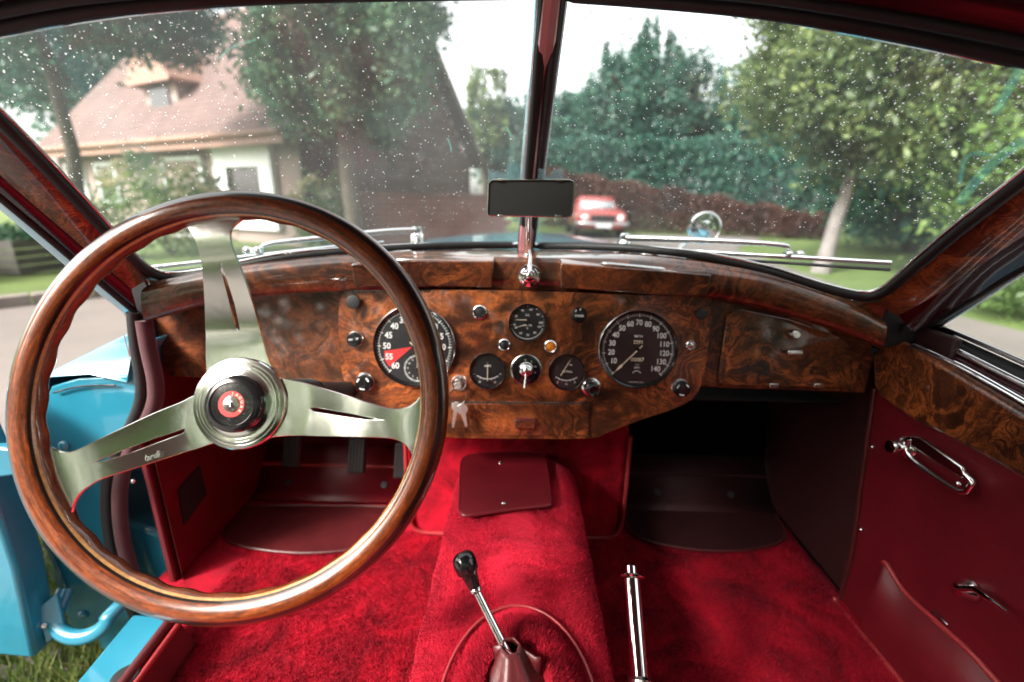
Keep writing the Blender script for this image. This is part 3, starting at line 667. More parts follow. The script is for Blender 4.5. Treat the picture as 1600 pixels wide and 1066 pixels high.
# header rail, roof lining, roof
hp = smp([(-200, 75), (-95, 60), (0, 33), (120, 10), (230, -2), (400, -14), (600, -20), (862, -22), (1020, -9), (1200, 8), (1400, 40), (1600, 80), (1760, 118)])
def hpt(a, b): return pL(a, b) if a < 862 else pR(a, b)
rows = []
for a, b, _ in hp:
    p = hpt(a, b); rows.append([p + Vector((0, -.002, .0)), p + Vector((0, -.012, .004)), p + Vector((0, -.024, .010)), p + Vector((0, -.034, .022)), p + Vector((0, -.040, .040)), p + Vector((0, -.03, .055))])
g = G(); g.grid(rows); g.build('header_rail', M['maroon'], car, angle=50, solid=.004)
g = G(); g.tube([r[1] + Vector((0, -.001, -.004)) for r in rows], .0055, 8); g.build('header_seal', M['rubber'], car, angle=60)
rows2 = []
for i, r in enumerate(rows):
    p = r[4]; e = [p]
    for k in range(1, 7):
        t_ = k / 6; e.append(Vector((p.x * (1 + .1 * t_), lerp(p.y, -.55, t_), p.z + (.05 * math.sin(t_ * 2.2)) )))
    rows2.append(e)
g = G(); g.grid(rows2); g.build('roof_lining', M['headliner'], car, angle=60, solid=.003)
g = G(); g.grid([[q + Vector((0, 0.004, .022)) for q in r] for r in rows2]); g.build('roof', M['blue'], car, angle=60, solid=.004)

# rear of the cabin: quarter panel on the passenger side, rear bulkhead, rear screen opening
g = G(); g.prism([W(.655, .16, -.30), W(.60, .10, .20), W(.56, -.55, .22), W(.62, -.95, -.30)], Vector((.02, 0, 0))); g.build('quarter_panel', M['headliner'], car, bevel=.004)
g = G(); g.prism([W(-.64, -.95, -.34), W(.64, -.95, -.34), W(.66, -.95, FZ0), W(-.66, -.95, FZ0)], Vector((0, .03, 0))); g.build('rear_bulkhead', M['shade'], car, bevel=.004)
g = G(); g.prism([W(.645, .65, -.28), W(.645, -.95, -.32), W(.645, -.95, FZ0), W(.645, .65, FZ0)], Vector((.012, 0, 0))); g.build('cabin_side', M['leather'], car)
for sx in (-1, 1):
    st = bpy.data.objects.new('seat', None); COL.objects.link(st); st.parent = car
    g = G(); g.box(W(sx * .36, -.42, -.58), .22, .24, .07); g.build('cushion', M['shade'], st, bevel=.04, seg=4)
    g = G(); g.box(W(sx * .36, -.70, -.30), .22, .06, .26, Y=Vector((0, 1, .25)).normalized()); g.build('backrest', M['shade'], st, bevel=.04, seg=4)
# pillars : each a strip between an inner edge on the glass plane and outer edges further outboard
def strip(name, mat, A, B, th, lab=None, bevel=.002, k=4):
    A, B = smooth(A, k), smooth(B, k); g = G(); n = min(len(A), len(B))
    mid = [(A[i] + B[i]) / 2 + (CAM - (A[i] + B[i]) / 2).normalized() * th for i in range(n)]
    back = [(A[i] + B[i]) / 2 - (CAM - (A[i] + B[i]) / 2).normalized() * .02 for i in range(n)]
    g.grid([[A[i], A[i].lerp(mid[i], .55) + (mid[i] - (A[i] + B[i]) / 2) * .4, mid[i], B[i].lerp(mid[i], .55) + (mid[i] - (A[i] + B[i]) / 2) * .4, B[i], back[i]] for i in range(n)], closed_u=True)
    return g.build(name, M[mat], car, angle=50, label=lab)
rA = [pR(1362, 470, -.003), pR(1422, 436, -.003), pR(1524, 350, -.003), pR(1606, 283, -.003), pR(1696, 208, -.003)]
rB = [oX(1402, 494, .595), oX(1460, 462, .60), oX(1545, 405, .60), oX(1610, 362, .60), oX(1700, 303, .60)]
strip('pillar_veneer', 'burl_pillar', rA, rB, .006, 'burl walnut strip along the passenger side windscreen pillar')
rC = [oX(1425, 520, .625), oX(1490, 482, .635), oX(1560, 440, .64), oX(1620, 405, .64), oX(1700, 352, .64)]
strip('pillar_trim', 'maroon', [b_.lerp(a_, .08) + Vector((.004, 0, 0)) for a_, b_ in zip(rA, rB)], rC, .002)
lA = [pL(240, 434, -.003), pL(190, 385, -.003), pL(127, 323, -.003), pL(6, 200, -.003), pL(-84, 106, -.003)]
lB = [oX(205, 452, -.600), oX(155, 408, -.605), oX(90, 352, -.605), oX(0, 275, -.605), oX(-90, 200, -.605)]
strip('pillar_veneer', 'burl_pillar', lA, lB, .006, 'burl walnut strip along the driver side windscreen pillar')
lC = [oX(218, 497, -.62), oX(150, 440, -.625), oX(80, 380, -.625), oX(0, 313, -.625), oX(-90, 238, -.625)]
strip('pillar_trim', 'maroon', [b_.lerp(a_, .10) - Vector((.004, 0, 0)) for a_, b_ in zip(lA, lB)], lC, .004)
lD = [oX(203, 497, -.655), oX(140, 447, -.66), oX(70, 388, -.66), oX(0, 328, -.66), oX(-90, 252, -.66)]
strip('outer_pillar', 'blue', [c_.lerp(b_, .2) - Vector((.004, 0, 0)) for b_, c_ in zip(lB, lC)], lD, .002)
g = G(); g.tube(smooth([p + Vector((.004, 0, 0)) for p in lC], 5), .0045, 8); g.build('weather_strip', M['rubber'], car, angle=60)

for nm, pts in (('dash_corner', [(1345, 466), (1385, 462), (1425, 448), (1450, 500), (1430, 535), (1380, 545), (1340, 505)]), ('dash_corner', [(240, 437), (205, 421), (172, 415), (178, 470), (203, 506), (240, 500)])):
    g = G(); g.prism([oY(a, b, .725) for a, b in pts], Vector((0, .02, 0))); g.build(nm, M['rubber'], car, bevel=.003)
# ---------- dashboard
nD = Vector((0, -math.cos(rad(10)), math.sin(rad(10))))
D0 = oY(820, 560, .755)
def dp(px, py, off=0): return oP(px, py, D0, nD) + nD * off
FR = Fr(D0, nD)
def smpx(px, k=4, P=dp, off=0): return [P(a, b) + nD * off for a, b, _ in [tuple(v) for v in smooth([(a, b, 0) for a, b in px], k)]]
# recessed fascia left and right of the main panel
g = G(); off = -.016
fl = [dp(a, b, off) for a, b in [(228, 478), (320, 466), (420, 450), (545, 440), (560, 600), (530, 602), (400, 598), (255, 592), (247, 585), (238, 540)]]
g.prism(fl, -nD * .012); dl = g.build('driver_fascia', M['burl'], car, bevel=.003, label='plain burl walnut fascia behind the steering wheel')
fr_ = [dp(a, b, off) for a, b in [(1090, 446), (1200, 470), (1290, 500), (1372, 528), (1378, 560), (1362, 618), (1240, 613), (1085, 608)]]
g = G(); g.prism(fr_, -nD * .012); g.build('passenger_fascia', M['burl'], car, bevel=.003)
gb = [dp(a, b, off + .006) for a, b in [(1140, 494), (1148, 486), (1165, 485), (1240, 500), (1310, 524), (1338, 534), (1352, 545), (1354, 560), (1344, 604), (1338, 609), (1130, 604), (1126, 598)]]
g = G(); g.prism(gb, -nD * .006); gbx = g.build('glovebox_door', M['burl_lite'], car, bevel=.0018, label='burl walnut glovebox lid with small chrome lock and handle')
def disc(name, par, px, py, prof, mat, P=dp, ax=nD, n=28, off=0, **k):
    g = G(); g.lathe(prof, P(px, py) + ax * off, ax, n); return g.build(name, M[mat], par, angle=40, **k)
disc('lock', gbx, 1244, 523, [(0, .003), (.0055, .003), (.007, .001), (.008, -.008)], 'chrome_soft', off=0)
g = G(); fq = Fr(dp(1242, 551, off + .008), nD); g.box(fq.p(0, 0, .008), .013, .0045, .004, fq.x, fq.y, fq.n); g.box(fq.p(-.009, 0, .002), .004, .004, .008, fq.x, fq.y, fq.n); g.build('handle', M['chrome_soft'], gbx, bevel=.0025)
for a, b in ((1214, 602), (1284, 602)):
    g = G(); f2 = Fr(dp(a, b, off + .006), nD); g.box(f2.p(0, -.003, 0), .008, .004, .003, f2.x, f2.y, f2.n); g.build('hinge', M['chrome_soft'], gbx, bevel=.001)
# main instrument panel
mp = [(531, 462), (529, 500), (531, 560), (540, 600), (558, 622), (600, 642), (640, 655), (672, 672), (695, 683), (760, 685), (830, 686), (925, 685), (950, 676), (1000, 657), (1050, 640), (1080, 625), (1096, 600), (1104, 560), (1109, 510), (1111, 470), (1105, 464), (1000, 461), (830, 455), (680, 453), (540, 455)]
pnl = [dp(a, b) for a, b, _ in smp(mp)]
g = G(); g.prism(pnl, -nD * .022); panel = g.build('instrument_panel', M['burl_lite'], car, bevel=.004, seg=3, label='central burl walnut instrument panel with dials and switches')
g = G(); gd = Fr(dp(812, 655), nD)
cub = [dp(a, b, .0006) for a, b in [(705, 630), (921, 632), (919, 681), (706, 680)]]
g.prism([cub[0], cub[1], cub[2], cub[3]], nD * .0016); cb_ = g.build('cubby_lid', M['burl_lite'], panel, bevel=.0012)
g = G(); g.tube([dp(703, 628, .0008), dp(923, 630, .0008), dp(922, 682, .0008)], .0009, 5); g.build('lid_gap', M['ebony'], panel)
g = G(); f2 = Fr(dp(820, 660), nD); g.box(f2.p(0, -.001, .006), .0185, .008, .0045, f2.x, f2.y, f2.n); g.build('lid_handle', M['burl'], panel, bevel=.002)
g = G(); g.box(f2.p(0, .0095, .007), .0175, .0012, .003, f2.x, f2.y, f2.n)
for i in range(11): g.box(f2.p(-.016 + .0032 * i, .0095, .0104), .0009, .0008, .0004, f2.x, f2.y, f2.n)
g.build('handle_plate', M['chrome_soft'], panel)

# ---------- dials
def px2m(px, py, r): return (dp(px + r, py) - dp(px - r, py)).length / 2
def dial(name, px, py, rpx, printer, label, face='dial', n=56):
    o = dp(px, py, .0005); R_ = px2m(px, py, rpx); f = Fr(o, nD)
    g = G(); g.lathe([(0, .0020), (R_ * .93, .0020)], o, nD, n); root = g.build(name, M[face], car, label=label)
    g = G(); g.lathe([(R_ * .90, .002), (R_ * .93, .0065), (R_ * .965, .008), (R_ * .965, .0005)], o, nD, n); g.build('inner_bezel', M['black'], root, angle=30)
    g = G(); g.lathe([(R_ * .966, .0045), (R_ * .985, .0075), (R_ * 1.0, .006), (R_ * 1.02, .001), (R_ * 1.02, -.002)], o, nD, n); g.build('chrome_bezel', M['chrome_soft'], root, angle=40)
    printer(f, R_ * .93, root)
    g = G(); g.lathe([(R_ * .94, .0068), (R_ * .7, .0082), (R_ * .35, .009), (0, .0092)], o, nD, n); g.build('dial_glass', M['dialglass'], root, angle=60)
    return root
def needle(f, root, x, y, ang, L, w, tail=.15, mat='cream', h=.0045, arrow=False):
    g = G(); d = (math.cos(ang), math.sin(ang)); q = (-d[1], d[0])
    def P(a, b, hh=h): return f.p(x + d[0] * a + q[0] * b, y + d[1] * a + q[1] * b, hh)
    g.prism([P(-L * tail, -w), P(L * .75, -w * .8), P(L, 0), P(L * .75, w * .8), P(-L * tail, w)], f.n * .0006)
    if arrow: g.prism([P(L * .62, 0), P(L * .74, -w * 2.6), P(L * .98, 0), P(L * .74, w * 2.6)], f.n * .0008)
    g.build('needle', M[mat], root)
    g = G(); g.lathe([(0, h + .003), (w * 3.4, h + .002), (w * 3.8, .002)], f.p(x, y), f.n, 18); g.build('needle_cap', M['black'], root)
def ticks(g, f, R_, a0, a1, n, big, r0=.93, r1=.985, lw=.0004, mi=0, x=0, y=0, rail=True):
    for i in range(n + 1):
        a = rad(lerp(a0, a1, i / n)); b_ = (i % big == 0); ra = R_ * (r0 - (.05 if b_ else 0)); rb = R_ * r1; w_ = lw * (2.2 if b_ else 1)
        c, s_ = math.cos(a), math.sin(a)
        g.add([f.p(x + ra * c + w_ * s_, y + ra * s_ - w_ * c, .0026), f.p(x + rb * c + w_ * s_, y + rb * s_ - w_ * c, .0026), f.p(x + rb * c - w_ * s_, y + rb * s_ + w_ * c, .0026), f.p(x + ra * c - w_ * s_, y + ra * s_ + w_ * c, .0026)], [(0, 1, 2, 3)], mi)
    if rail:
        for rr in (r0, r1):
            g.grid(f.ring(R_ * rr, R_ * rr - lw * 1.6, .0027, 60, x, y, rad(a0), rad(a1)), mi)
def pr_speed(f, R_, root):
    g = G(); ticks(g, f, R_, 226, -46, 70, 5)
    for i in range(1, 15):
        a = rad(226 - 272 * i / 14); text_geo(g, str(i * 10), f, math.cos(a) * R_ * .72, math.sin(a) * R_ * .73, .0026, .0132, bold=.0003, sx=.88)
    text_geo(g, 'M.P.H', f, 0, R_ * .36, .0026, .0058, bold=.0001); text_geo(g, 'MILES', f, 0, -R_ * .42, .0026, .0030); text_geo(g, 'MPH', f, 0, -R_ * .50, .0026, .0046, bold=.0001)
    g.grid(f.ring(R_ * .105, R_ * .125, .0026, 20, 0, -R_ * .70, rad(25), rad(155)))
    text_geo(g, 'MADE IN ENGLAND', f, 0, -R_ * .90, .0026, .0028)
    g.build('dial_print', M['print'], root, weld=False)
    g = G(); text_geo(g, '2291', f, 0, R_ * .20, .0030, .0088, bold=.0001); text_geo(g, '00087', f, 0, -R_ * .28, .0030, .0092, bold=.0001); g.build('odometer_digits', M['cream'], root, weld=False)
    g = G(); g.box(f.p(0, R_ * .20, .0022), .0115, .0055, .0004, f.x, f.y, f.n); g.box(f.p(0, -R_ * .28, .0022), .0145, .0058, .0004, f.x, f.y, f.n); g.build('odometer_window', M['ebony'], root)
    needle(f, root, 0, 0, rad(226), R_ * .88, .0009, .18, arrow=True)
dial('speedometer', 996, 546, 62, pr_speed, 'large round speedometer marked from 10 to 140 in MPH', 'dial_brown')
def pr_tach(f, R_, root):
    g = G(); g.prism([f.p(-R_ * .06, -R_ * .02, .0022), f.p(R_ * .80 * math.cos(rad(190)), R_ * .80 * math.sin(rad(190)), .0022), f.p(R_ * .86 * math.cos(rad(205)), R_ * .86 * math.sin(rad(205)), .0022), f.p(R_ * .86 * math.cos(rad(220)), R_ * .86 * math.sin(rad(220)), .0022)], f.n * .0003)
    g.build('red_sector', M['redprint'], root)
    g = G(); ticks(g, f, R_, 226, -46, 60, 5)
    for i in range(1, 13):
        v = i * 5; a = rad(-46 + 272 * i / 12)
        text_geo(g, str(v), f, math.cos(a) * R_ * .72, math.sin(a) * R_ * .73, .0030, .0150, bold=.0003, sx=.92)
    text_geo(g, 'R.P.M', f, 0, R_ * .34, .0026, .006); 
    cx, cy, cr = R_ * .08, -R_ * .58, R_ * .36
    ticks(g, f, cr, 0, 360, 60, 5, .9, .98, .00025, 0, cx, cy)
    for i in range(1, 13):
        a = rad(90 - 30 * i); text_geo(g, str(i), f, cx + math.cos(a) * cr * .70, cy + math.sin(a) * cr * .70, .0026, .0042, bold=.00005)
    g.build('dial_print', M['print'], root, weld=False)
    needle(f, root, cx, cy, rad(88), cr * .75, .0005, .1, 'print'); needle(f, root, cx, cy, rad(60), cr * .5, .0006, .1, 'print')
    needle(f, root, 0, 0, rad(-46), R_ * .85, .0009, .18, arrow=True)
dial('rev_counter', 648, 541, 64, pr_tach, 'large round rev counter with red sector behind the wheel rim')
def pr_oil(f, R_, root):
    g = G()
    for i, s_ in enumerate(('10', '20', '40', '60', '80', '100')): a = rad(190 - 38 * i); text_geo(g, s_, f, math.cos(a) * R_ * .76, math.sin(a) * R_ * .76, .0026, .0052, bold=.00005)
    for i, s_ in enumerate(('30', '50', '70', '90', '100')): a = rad(205 + 34 * i); text_geo(g, s_, f, math.cos(a) * R_ * .72, math.sin(a) * R_ * .72, .0026, .0050, bold=.00005)
    text_geo(g, 'OIL', f, 0, R_ * .42, .0026, .0048); text_geo(g, 'WATER', f, 0, -R_ * .16, .0026, .0048); text_geo(g, '°C', f, 0, -R_ * .34, .0026, .0040)
    ticks(g, f, R_, 190, -10, 30, 5, .93, .97, .0002, rail=False); g.grid(f.ring(R_ * .92, R_ * .95, .0026, 40, 0, 0, rad(200), rad(340)))
    g.build('dial_print', M['print'], root, weld=False)
    needle(f, root, 0, R_ * .16, rad(181), R_ * .72, .0005, .05); needle(f, root, 0, -R_ * .10, rad(196), R_ * .66, .0005, .05)
dial('oil_water_gauge', 824, 504, 29.5, pr_oil, 'small combined oil and water gauge at the top of the panel', n=40)
def pr_small(words, a, ang, sc):
    def f_(f, R_, root):
        g = G(); 
        for w_, x, y, s_ in words: text_geo(g, w_, f, x * R_, y * R_, .0026, s_, bold=.00005)
        g.grid(f.ring(R_ * 1.02, R_ * 1.06, .0026, 24, 0, R_ * .55, rad(235), rad(305)))
        for i in range(7):
            q = rad(235 + 70 * i / 6); c, s2 = math.cos(q), math.sin(q); w_ = .0003
            g.add([f.p(R_ * 1.0 * c - w_, R_ * .55 + R_ * 1.0 * s2, .0027), f.p(R_ * 1.0 * c + w_, R_ * .55 + R_ * 1.0 * s2, .0027), f.p(R_ * 1.14 * c + w_, R_ * .55 + R_ * 1.14 * s2, .0027), f.p(R_ * 1.14 * c - w_, R_ * .55 + R_ * 1.14 * s2, .0027)], [(0, 1, 2, 3)])
        g.build('dial_print', M['print'], root, weld=False)
        needle(f, root, *a, rad(ang), R_ * sc, .0006, .06)
    return f_
dial('ammeter', 762, 579, 28.5, pr_small([('AMPS', 0, .28, .0050), ('-', -.75, -.2, .006), ('+', .75, -.2, .006), ('30', -.45, -.68, .004), ('0', 0, -.72, .004), ('30', .45, -.68, .004)], (0, -.02), 90, 1.25), 'small ammeter with an upright cream needle left of the lighting switch', n=40)
dial('fuel_gauge', 885, 581, 29, pr_small([('OIL', .22, .42, .0034), ('PETROL', .05, .02, .0050), ('E', -.5, -.62, .0045), ('1/2', 0, -.72, .004), ('F', .5, -.60, .0045)], (-.0115, -.008), 60, 1.25), 'small petrol gauge with a slanting cream needle', 'dial_brown', n=40)
# lighting switch
o = dp(822, 577); R_ = px2m(822, 577, 24)
g = G(); g.lathe([(0, .004), (R_ * .8, .004), (R_ * .95, .003), (R_, 0)], o, nD, 40); lsw = g.build('lighting_switch', M['black'], car, label='black round lighting switch with a chrome lever in the panel centre')
g = G(); g.lathe([(R_ * .96, .0045), (R_ * 1.0, .0038), (R_ * 1.03, 0)], o, nD, 40); g.build('chrome_bezel', M['chrome_soft'], lsw)
g = G(); g.lathe([(0, .017), (R_ * .16, .0165), (R_ * .26, .013), (R_ * .32, .009), (R_ * .42, .008), (R_ * .45, .004)], o, nD, 24); g.build('knob', M['chrome'], lsw, angle=50)
g = G(); f = Fr(o, nD); g.tube([f.p(0, -.002, .012), f.p(-.001, -.014, .015), f.p(-.002, -.030, .018)], [.0022, .0018, .0024], 10); g.build('lever', M['chrome'], lsw, angle=60)
g = G()
for i, s_ in enumerate(('O', 'S', 'H', 'F')):
    a = rad(95 - 38 * i); text_geo(g, s_, f, math.cos(a) * R_ * .62, math.sin(a) * R_ * .62, .0043, .005)
g.grid(f.ring(R_ * .44, R_ * .48, .0043, 20, 0, 0, rad(20), rad(160))); g.build('switch_print', M['print'], lsw, weld=False)

def knob(name, px, py, rpx, L, label, mat='black', word=None, chrome=True, flare=1.15, wsize=.0045, wrot=0):
    o = dp(px, py); R_ = px2m(px, py, rpx)
    g = G(); g.lathe([(0, L), (R_ * .7, L), (R_ * .95, L * .93), (R_, L * .8), (R_ * .72, L * .35), (R_ * .8, 0)], o, nD, 28); root = g.build(name, M[mat], car, angle=40, label=label)
    if chrome:
        g = G(); g.lathe([(R_ * .75, .004), (R_ * 1.05, .0038), (R_ * flare, .0015), (R_ * flare, 0)], o, nD, 28); g.build('chrome_ring', M['chrome_soft'], root, angle=40)
    if word:
        f = Fr(o, nD); g = G()
        for w_, x, y in word: text_geo(g, w_, f, x * R_, y * R_, L + .0004, wsize, wrot, bold=.00012)
        g.build('knob_print', M['print'], root, weld=False)
    return root
knob('pull_switch', 555, 472, 11, .012, 'plain black knob at the top left corner of the panel', 'rubber', chrome=False)
knob('panel_light_switch', 556, 530, 11.5, .012, 'black switch knob lettered in white left of the rev counter', word=[('INT', -.35, 0), ('LP', .5, .15)])
knob('map_light_switch', 571, 597, 13, .013, 'black knob with white arc marks at the lower left of the panel')
knob('wiper_switch', 904, 492, 12.5, .012, 'black switch knob lettered WIPER in white', word=[('WIPER', 0, -.1), ('P', -.45, .5), ('P', .1, .68)], chrome=False, wsize=.0052)
knob('heater_switch', 1063, 606, 13, .013, 'black knob with white arc marks at the lower right of the panel')
knob('pull_switch', 1093, 490, 9, .012, 'plain dark grey knob at the top right corner of the panel', 'rubber', chrome=False)
for px in (571, 1063):
    py = 597 if px == 571 else 606
    f = Fr(dp(px, py), nD); R_ = px2m(px, py, 13); g = G()
    for a in ((20, 60), (130, 170), (235, 285)): g.grid(f.ring(R_ * .62, R_ * .78, .0136, 10, 0, 0, rad(a[0]), rad(a[1])))
    g.build('knob_print', M['print'], [c for c in car.children if c.name.startswith('map_light' if px == 571 else 'heater')][0], weld=False)
def bezel_button(name, px, py, rpx, label, mat, dome=.003):
    o = dp(px, py); R_ = px2m(px, py, rpx)
    g = G(); g.lathe([(0, dome + .0015), (R_ * .5, dome), (R_ * .8, .001)], o, nD, 24); root = g.build(name, M[mat], car, label=label)
    g = G(); g.lathe([(R_ * .78, .0015), (R_ * .88, .004), (R_, .003), (R_ * 1.05, 0)], o, nD, 28); g.build('chrome_ring', M['chrome'], root, angle=40)
    return root
bezel_button('push_button', 750, 488, 11, 'round black push button in a chrome ring above the ammeter', 'rubber', .006)
bezel_button('warning_lamp', 788, 538.5, 9, 'unlit dark warning lamp in a thin chrome ring', 'darkglass')
bezel_button('indicator_lamp', 860, 541, 9.5, 'round amber indicator lens with chrome ring', 'amber')
bezel_button('brake_lamp', 1079, 540, 8, 'tiny chrome ringed lamp right of the speedometer', 'chrome_soft')
# cigar lighter: stepped black knob sticking out
o = dp(923, 604); R_ = px2m(923, 604, 13)
ax = (nD + Vector((.12, 0, -.12))).normalized()
g = G(); g.lathe([(R_ * 1.15, 0), (R_ * 1.12, .003), (R_ * .9, .005), (R_ * .9, .002)], o, nD, 28); cl = g.build('lighter_socket', M['chrome_soft'], car, angle=40, label='chrome socket of the cigar lighter')
g = G(); g.lathe([(0, .021), (R_ * .42, .022), (R_ * .62, .024), (R_ * .72, .021), (R_ * .66, .012), (R_ * .85, .010), (R_ * .85, 0)], o, ax, 28); g.build('lighter_knob', M['black'], cl, angle=40)
# ignition lock
o = dp(718, 599); R_ = px2m(718, 599, 12)
g = G(); g.lathe([(0, .006), (R_ * .62, .0055), (R_ * .7, .003), (R_ * .95, .0035), (R_ * 1.1, 0)], o, nD, 28); ig = g.build('ignition_lock', M['chrome_soft'], car, angle=40, label='chrome ignition lock beside the wheel rim')
# keys: a thing of its own
f = Fr(dp(718, 599, .007), nD)
kt = thing('key_ring', 'bunch of small keys on a wire ring hanging from the ignition lock', 'keys', tuple(f.o))
g = G(); g.prism([f.p(-.0015, -.002, 0), f.p(.0015, -.002, 0), f.p(.0015, .006, 0), f.p(-.0015, .006, 0)], nD * .014); g.prism([f.p(-.005, -.006, .014), f.p(.005, -.006, .014), f.p(.006, .001, .014), f.p(.004, .006, .014), f.p(-.004, .006, .014), f.p(-.006, .001, .014)], nD * .002)
hold(g.build('ignition_key', M['keymetal'], bevel=.0004), kt)
g = G(); rr = []
for j in range(28): a = 2 * math.pi * j / 28; rr.append(f.p(.001 + .0145 * math.cos(a), -.018 + .0145 * math.sin(a), .015 + .002 * math.sin(a)))
g.tube(rr, .0008, 6, closed=True); hold(g.build('wire_ring', M['chrome'], angle=60), kt)
for (x, y, rot, L, r_) in ((-.003, -.037, -1.72, .034, .0085), (.008, -.041, -1.35, .026, .0095)):
    g = G(); c, s_ = math.cos(rot), math.sin(rot)
    def K(a, b, hh=0): return f.p(x + a * c - b * s_, y + a * s_ + b * c, .012 + hh + .002 * (x > 0))
    pts = [K(r_ * math.cos(q), r_ * math.sin(q)) for q in (rad(25 + 310 * i / 16) for i in range(17))]
    bl = [K(r_ + L * .5, -.0025), K(r_ + L * .55, -.0012), K(r_ + L * .65, -.0026), K(r_ + L * .75, -.001), K(r_ + L * .8, -.0022), K(r_ + L * .9, 0), K(r_ + L * .8, .0025)]
    g.prism(pts + bl[::1], nD * .0015); hold(g.build('key', M['keymetal'], bevel=.0003), kt)

# ---------- dash top rail and shelf
def ytop(px): return .80 - .10 * (abs(px - 815) / 570) ** 1.6
face_t = [(222, 452), (245, 447), (320, 430), (400, 418), (530, 405), (680, 403), (830, 406), (980, 409), (1110, 422), (1200, 436), (1290, 463), (1345, 484), (1384, 505)]
face_b = [(228, 503), (248, 497), (320, 477), (400, 464), (530, 455), (680, 454), (830, 456), (980, 461), (1110, 466), (1200, 485), (1290, 512), (1345, 532), (1376, 545)]
ft = [oY(a, b, ytop(a)) for a, b in face_t]; fb = [oY(a, b, ytop(a) - .004) for a, b in face_b]
ft, fb = smooth(ft, 5), smooth(fb, 5); rows = []
for t_, b_ in zip(ft, fb):
    hgt = t_ - b_
    rows.append([b_ + Vector((0, .035, .004)), b_ + Vector((0, .006, -.001)), b_, b_ + hgt * .12 + Vector((0, -.004, 0)), b_ + hgt * .5 + Vector((0, -.006, 0)), b_ + hgt * .86 + Vector((0, -.004, 0)), t_ + Vector((0, .001, 0)), t_ + Vector((0, .010, .003))])
g = G(); g.grid(rows); g.build('dash_rail', M['burl'], car, angle=50, label='curved burl walnut rail running across the top of the dashboard')
# shelf from rail to windscreen base
bx = [(205, 410), (240, 436), (320, 427), (400, 413), (530, 398), (680, 387), (830, 386), (980, 391), (1110, 405), (1200, 427), (1290, 455), (1345, 467), (1392, 466)]
back = smooth([(pL(a, b, .006) if a < 825 else pR(a, b, .006)) for a, b in bx], 5)
rows = [[r[-1] + Vector((0, 0, 0)), r[-1].lerp(k, .33) + Vector((0, 0, .004)), r[-1].lerp(k, .7) + Vector((0, 0, .002)), k, k + Vector((0, .03, -.01))] for r, k in zip(rows, back)]
g = G(); g.grid(rows); g.build('dash_top', M['burl'], car, angle=50, label='glossy walnut shelf between the dash rail and the windscreen')
# visor boxes (ash tray blocks) on rail
def block(pxs, lab):
    f_t, f_b = pxs; yb = [ytop(a) - .022 for a, _ in f_t]
    A = [oY(a, b, y) for (a, b), y in zip(f_t, yb)]; B = [oY(a, b, y) for (a, b), y in zip(f_b, yb)]
    A, B = smooth(A, 4), smooth(B, 4)
    rr = [[b_ + Vector((0, .028, 0)), b_, a_, a_ + Vector((0, .026, .005)), a_ + Vector((0, .045, .004))] for a_, b_ in zip(A, B)]
    g = G(); g.grid(rr); n = len(rr[0]); g.add(rr[0], [tuple(range(n))]); g.add(rr[-1], [tuple(range(n))[::-1]])
    return g.build('defroster_block', M['burl'], car, angle=30, bevel=.0022, label=lab)
b1 = block(([(548, 413), (620, 408), (700, 408), (772, 409)], [(554, 449), (620, 448), (700, 448), (768, 450)]), 'raised walnut block with a chrome slot left of the centre bar')
b2 = block(([(876, 412), (960, 418), (1040, 424), (1112, 430)], [(876, 450), (960, 456), (1040, 461), (1106, 463)]), 'raised walnut block with a chrome slot right of the centre bar')
def slot(px0, py0, px1, py1, par, dy=0, r=.0035, y=None):
    a, b = oY(px0, py0, (ytop(px0) + dy) if y is None else y), oY(px1, py1, (ytop(px1) + dy) if y is None else y); u = (b - a).normalized()
    g = G(); pts = [a + Vector((0, -.004, 0)), a - u * .004, a + Vector((0, .005, .001)), b + Vector((0, .005, .001)), b + u * .004, b + Vector((0, -.004, 0))]
    g.tube(pts, r * .55, 8, closed=True); s_ = g.build('slot_frame', M['chrome_soft'], par, angle=60)
    g = G(); g.prism([a + Vector((0, -.003, 0)), b + Vector((0, -.003, 0)), b + Vector((0, .004, .001)), a + Vector((0, .004, .001))], Vector((0, 0, .0008))); g.build('slot_opening', M['ebony'], s_)
slot(622, 406, 706, 407, b1, -.010); slot(944, 412, 1036, 421, b2, -.010)
slot(560, 397, 640, 393, car, .06, .0028); slot(1006, 397, 1090, 407, car, .06, .0028)
slot(800, 399.5, 818, 400, car, .09, .0018); slot(834, 400, 850, 400.5, car, .09, .0018)
# centre knob at the foot of the bar with mirror rod
o = oY(827, 431, .775)
ax = Vector((0, -1, .15)).normalized()
g = G(); g.lathe([(.0195, -.006), (.0195, .003), (.0185, .006), (.0150, .007), (.0140, .010), (.0118, .0105), (.0110, .014), (.009, .015), (.0082, .0135), (.0058, .014), (.0052, .017), (.003, .0185), (0, .0185)], o, ax, 36); hub0 = g.build('mirror_base_knob', M['chrome'], car, angle=35, label='round stepped chrome knob below the centre bar')
rod = [oY(828, 425, .762), oY(828.5, 402, .775), oY(827, 392, .80)]
g = G(); g.tube(rod, [.0035, .0032, .0028], 12); g.build('rod', M['chrome'], hub0, angle=60)
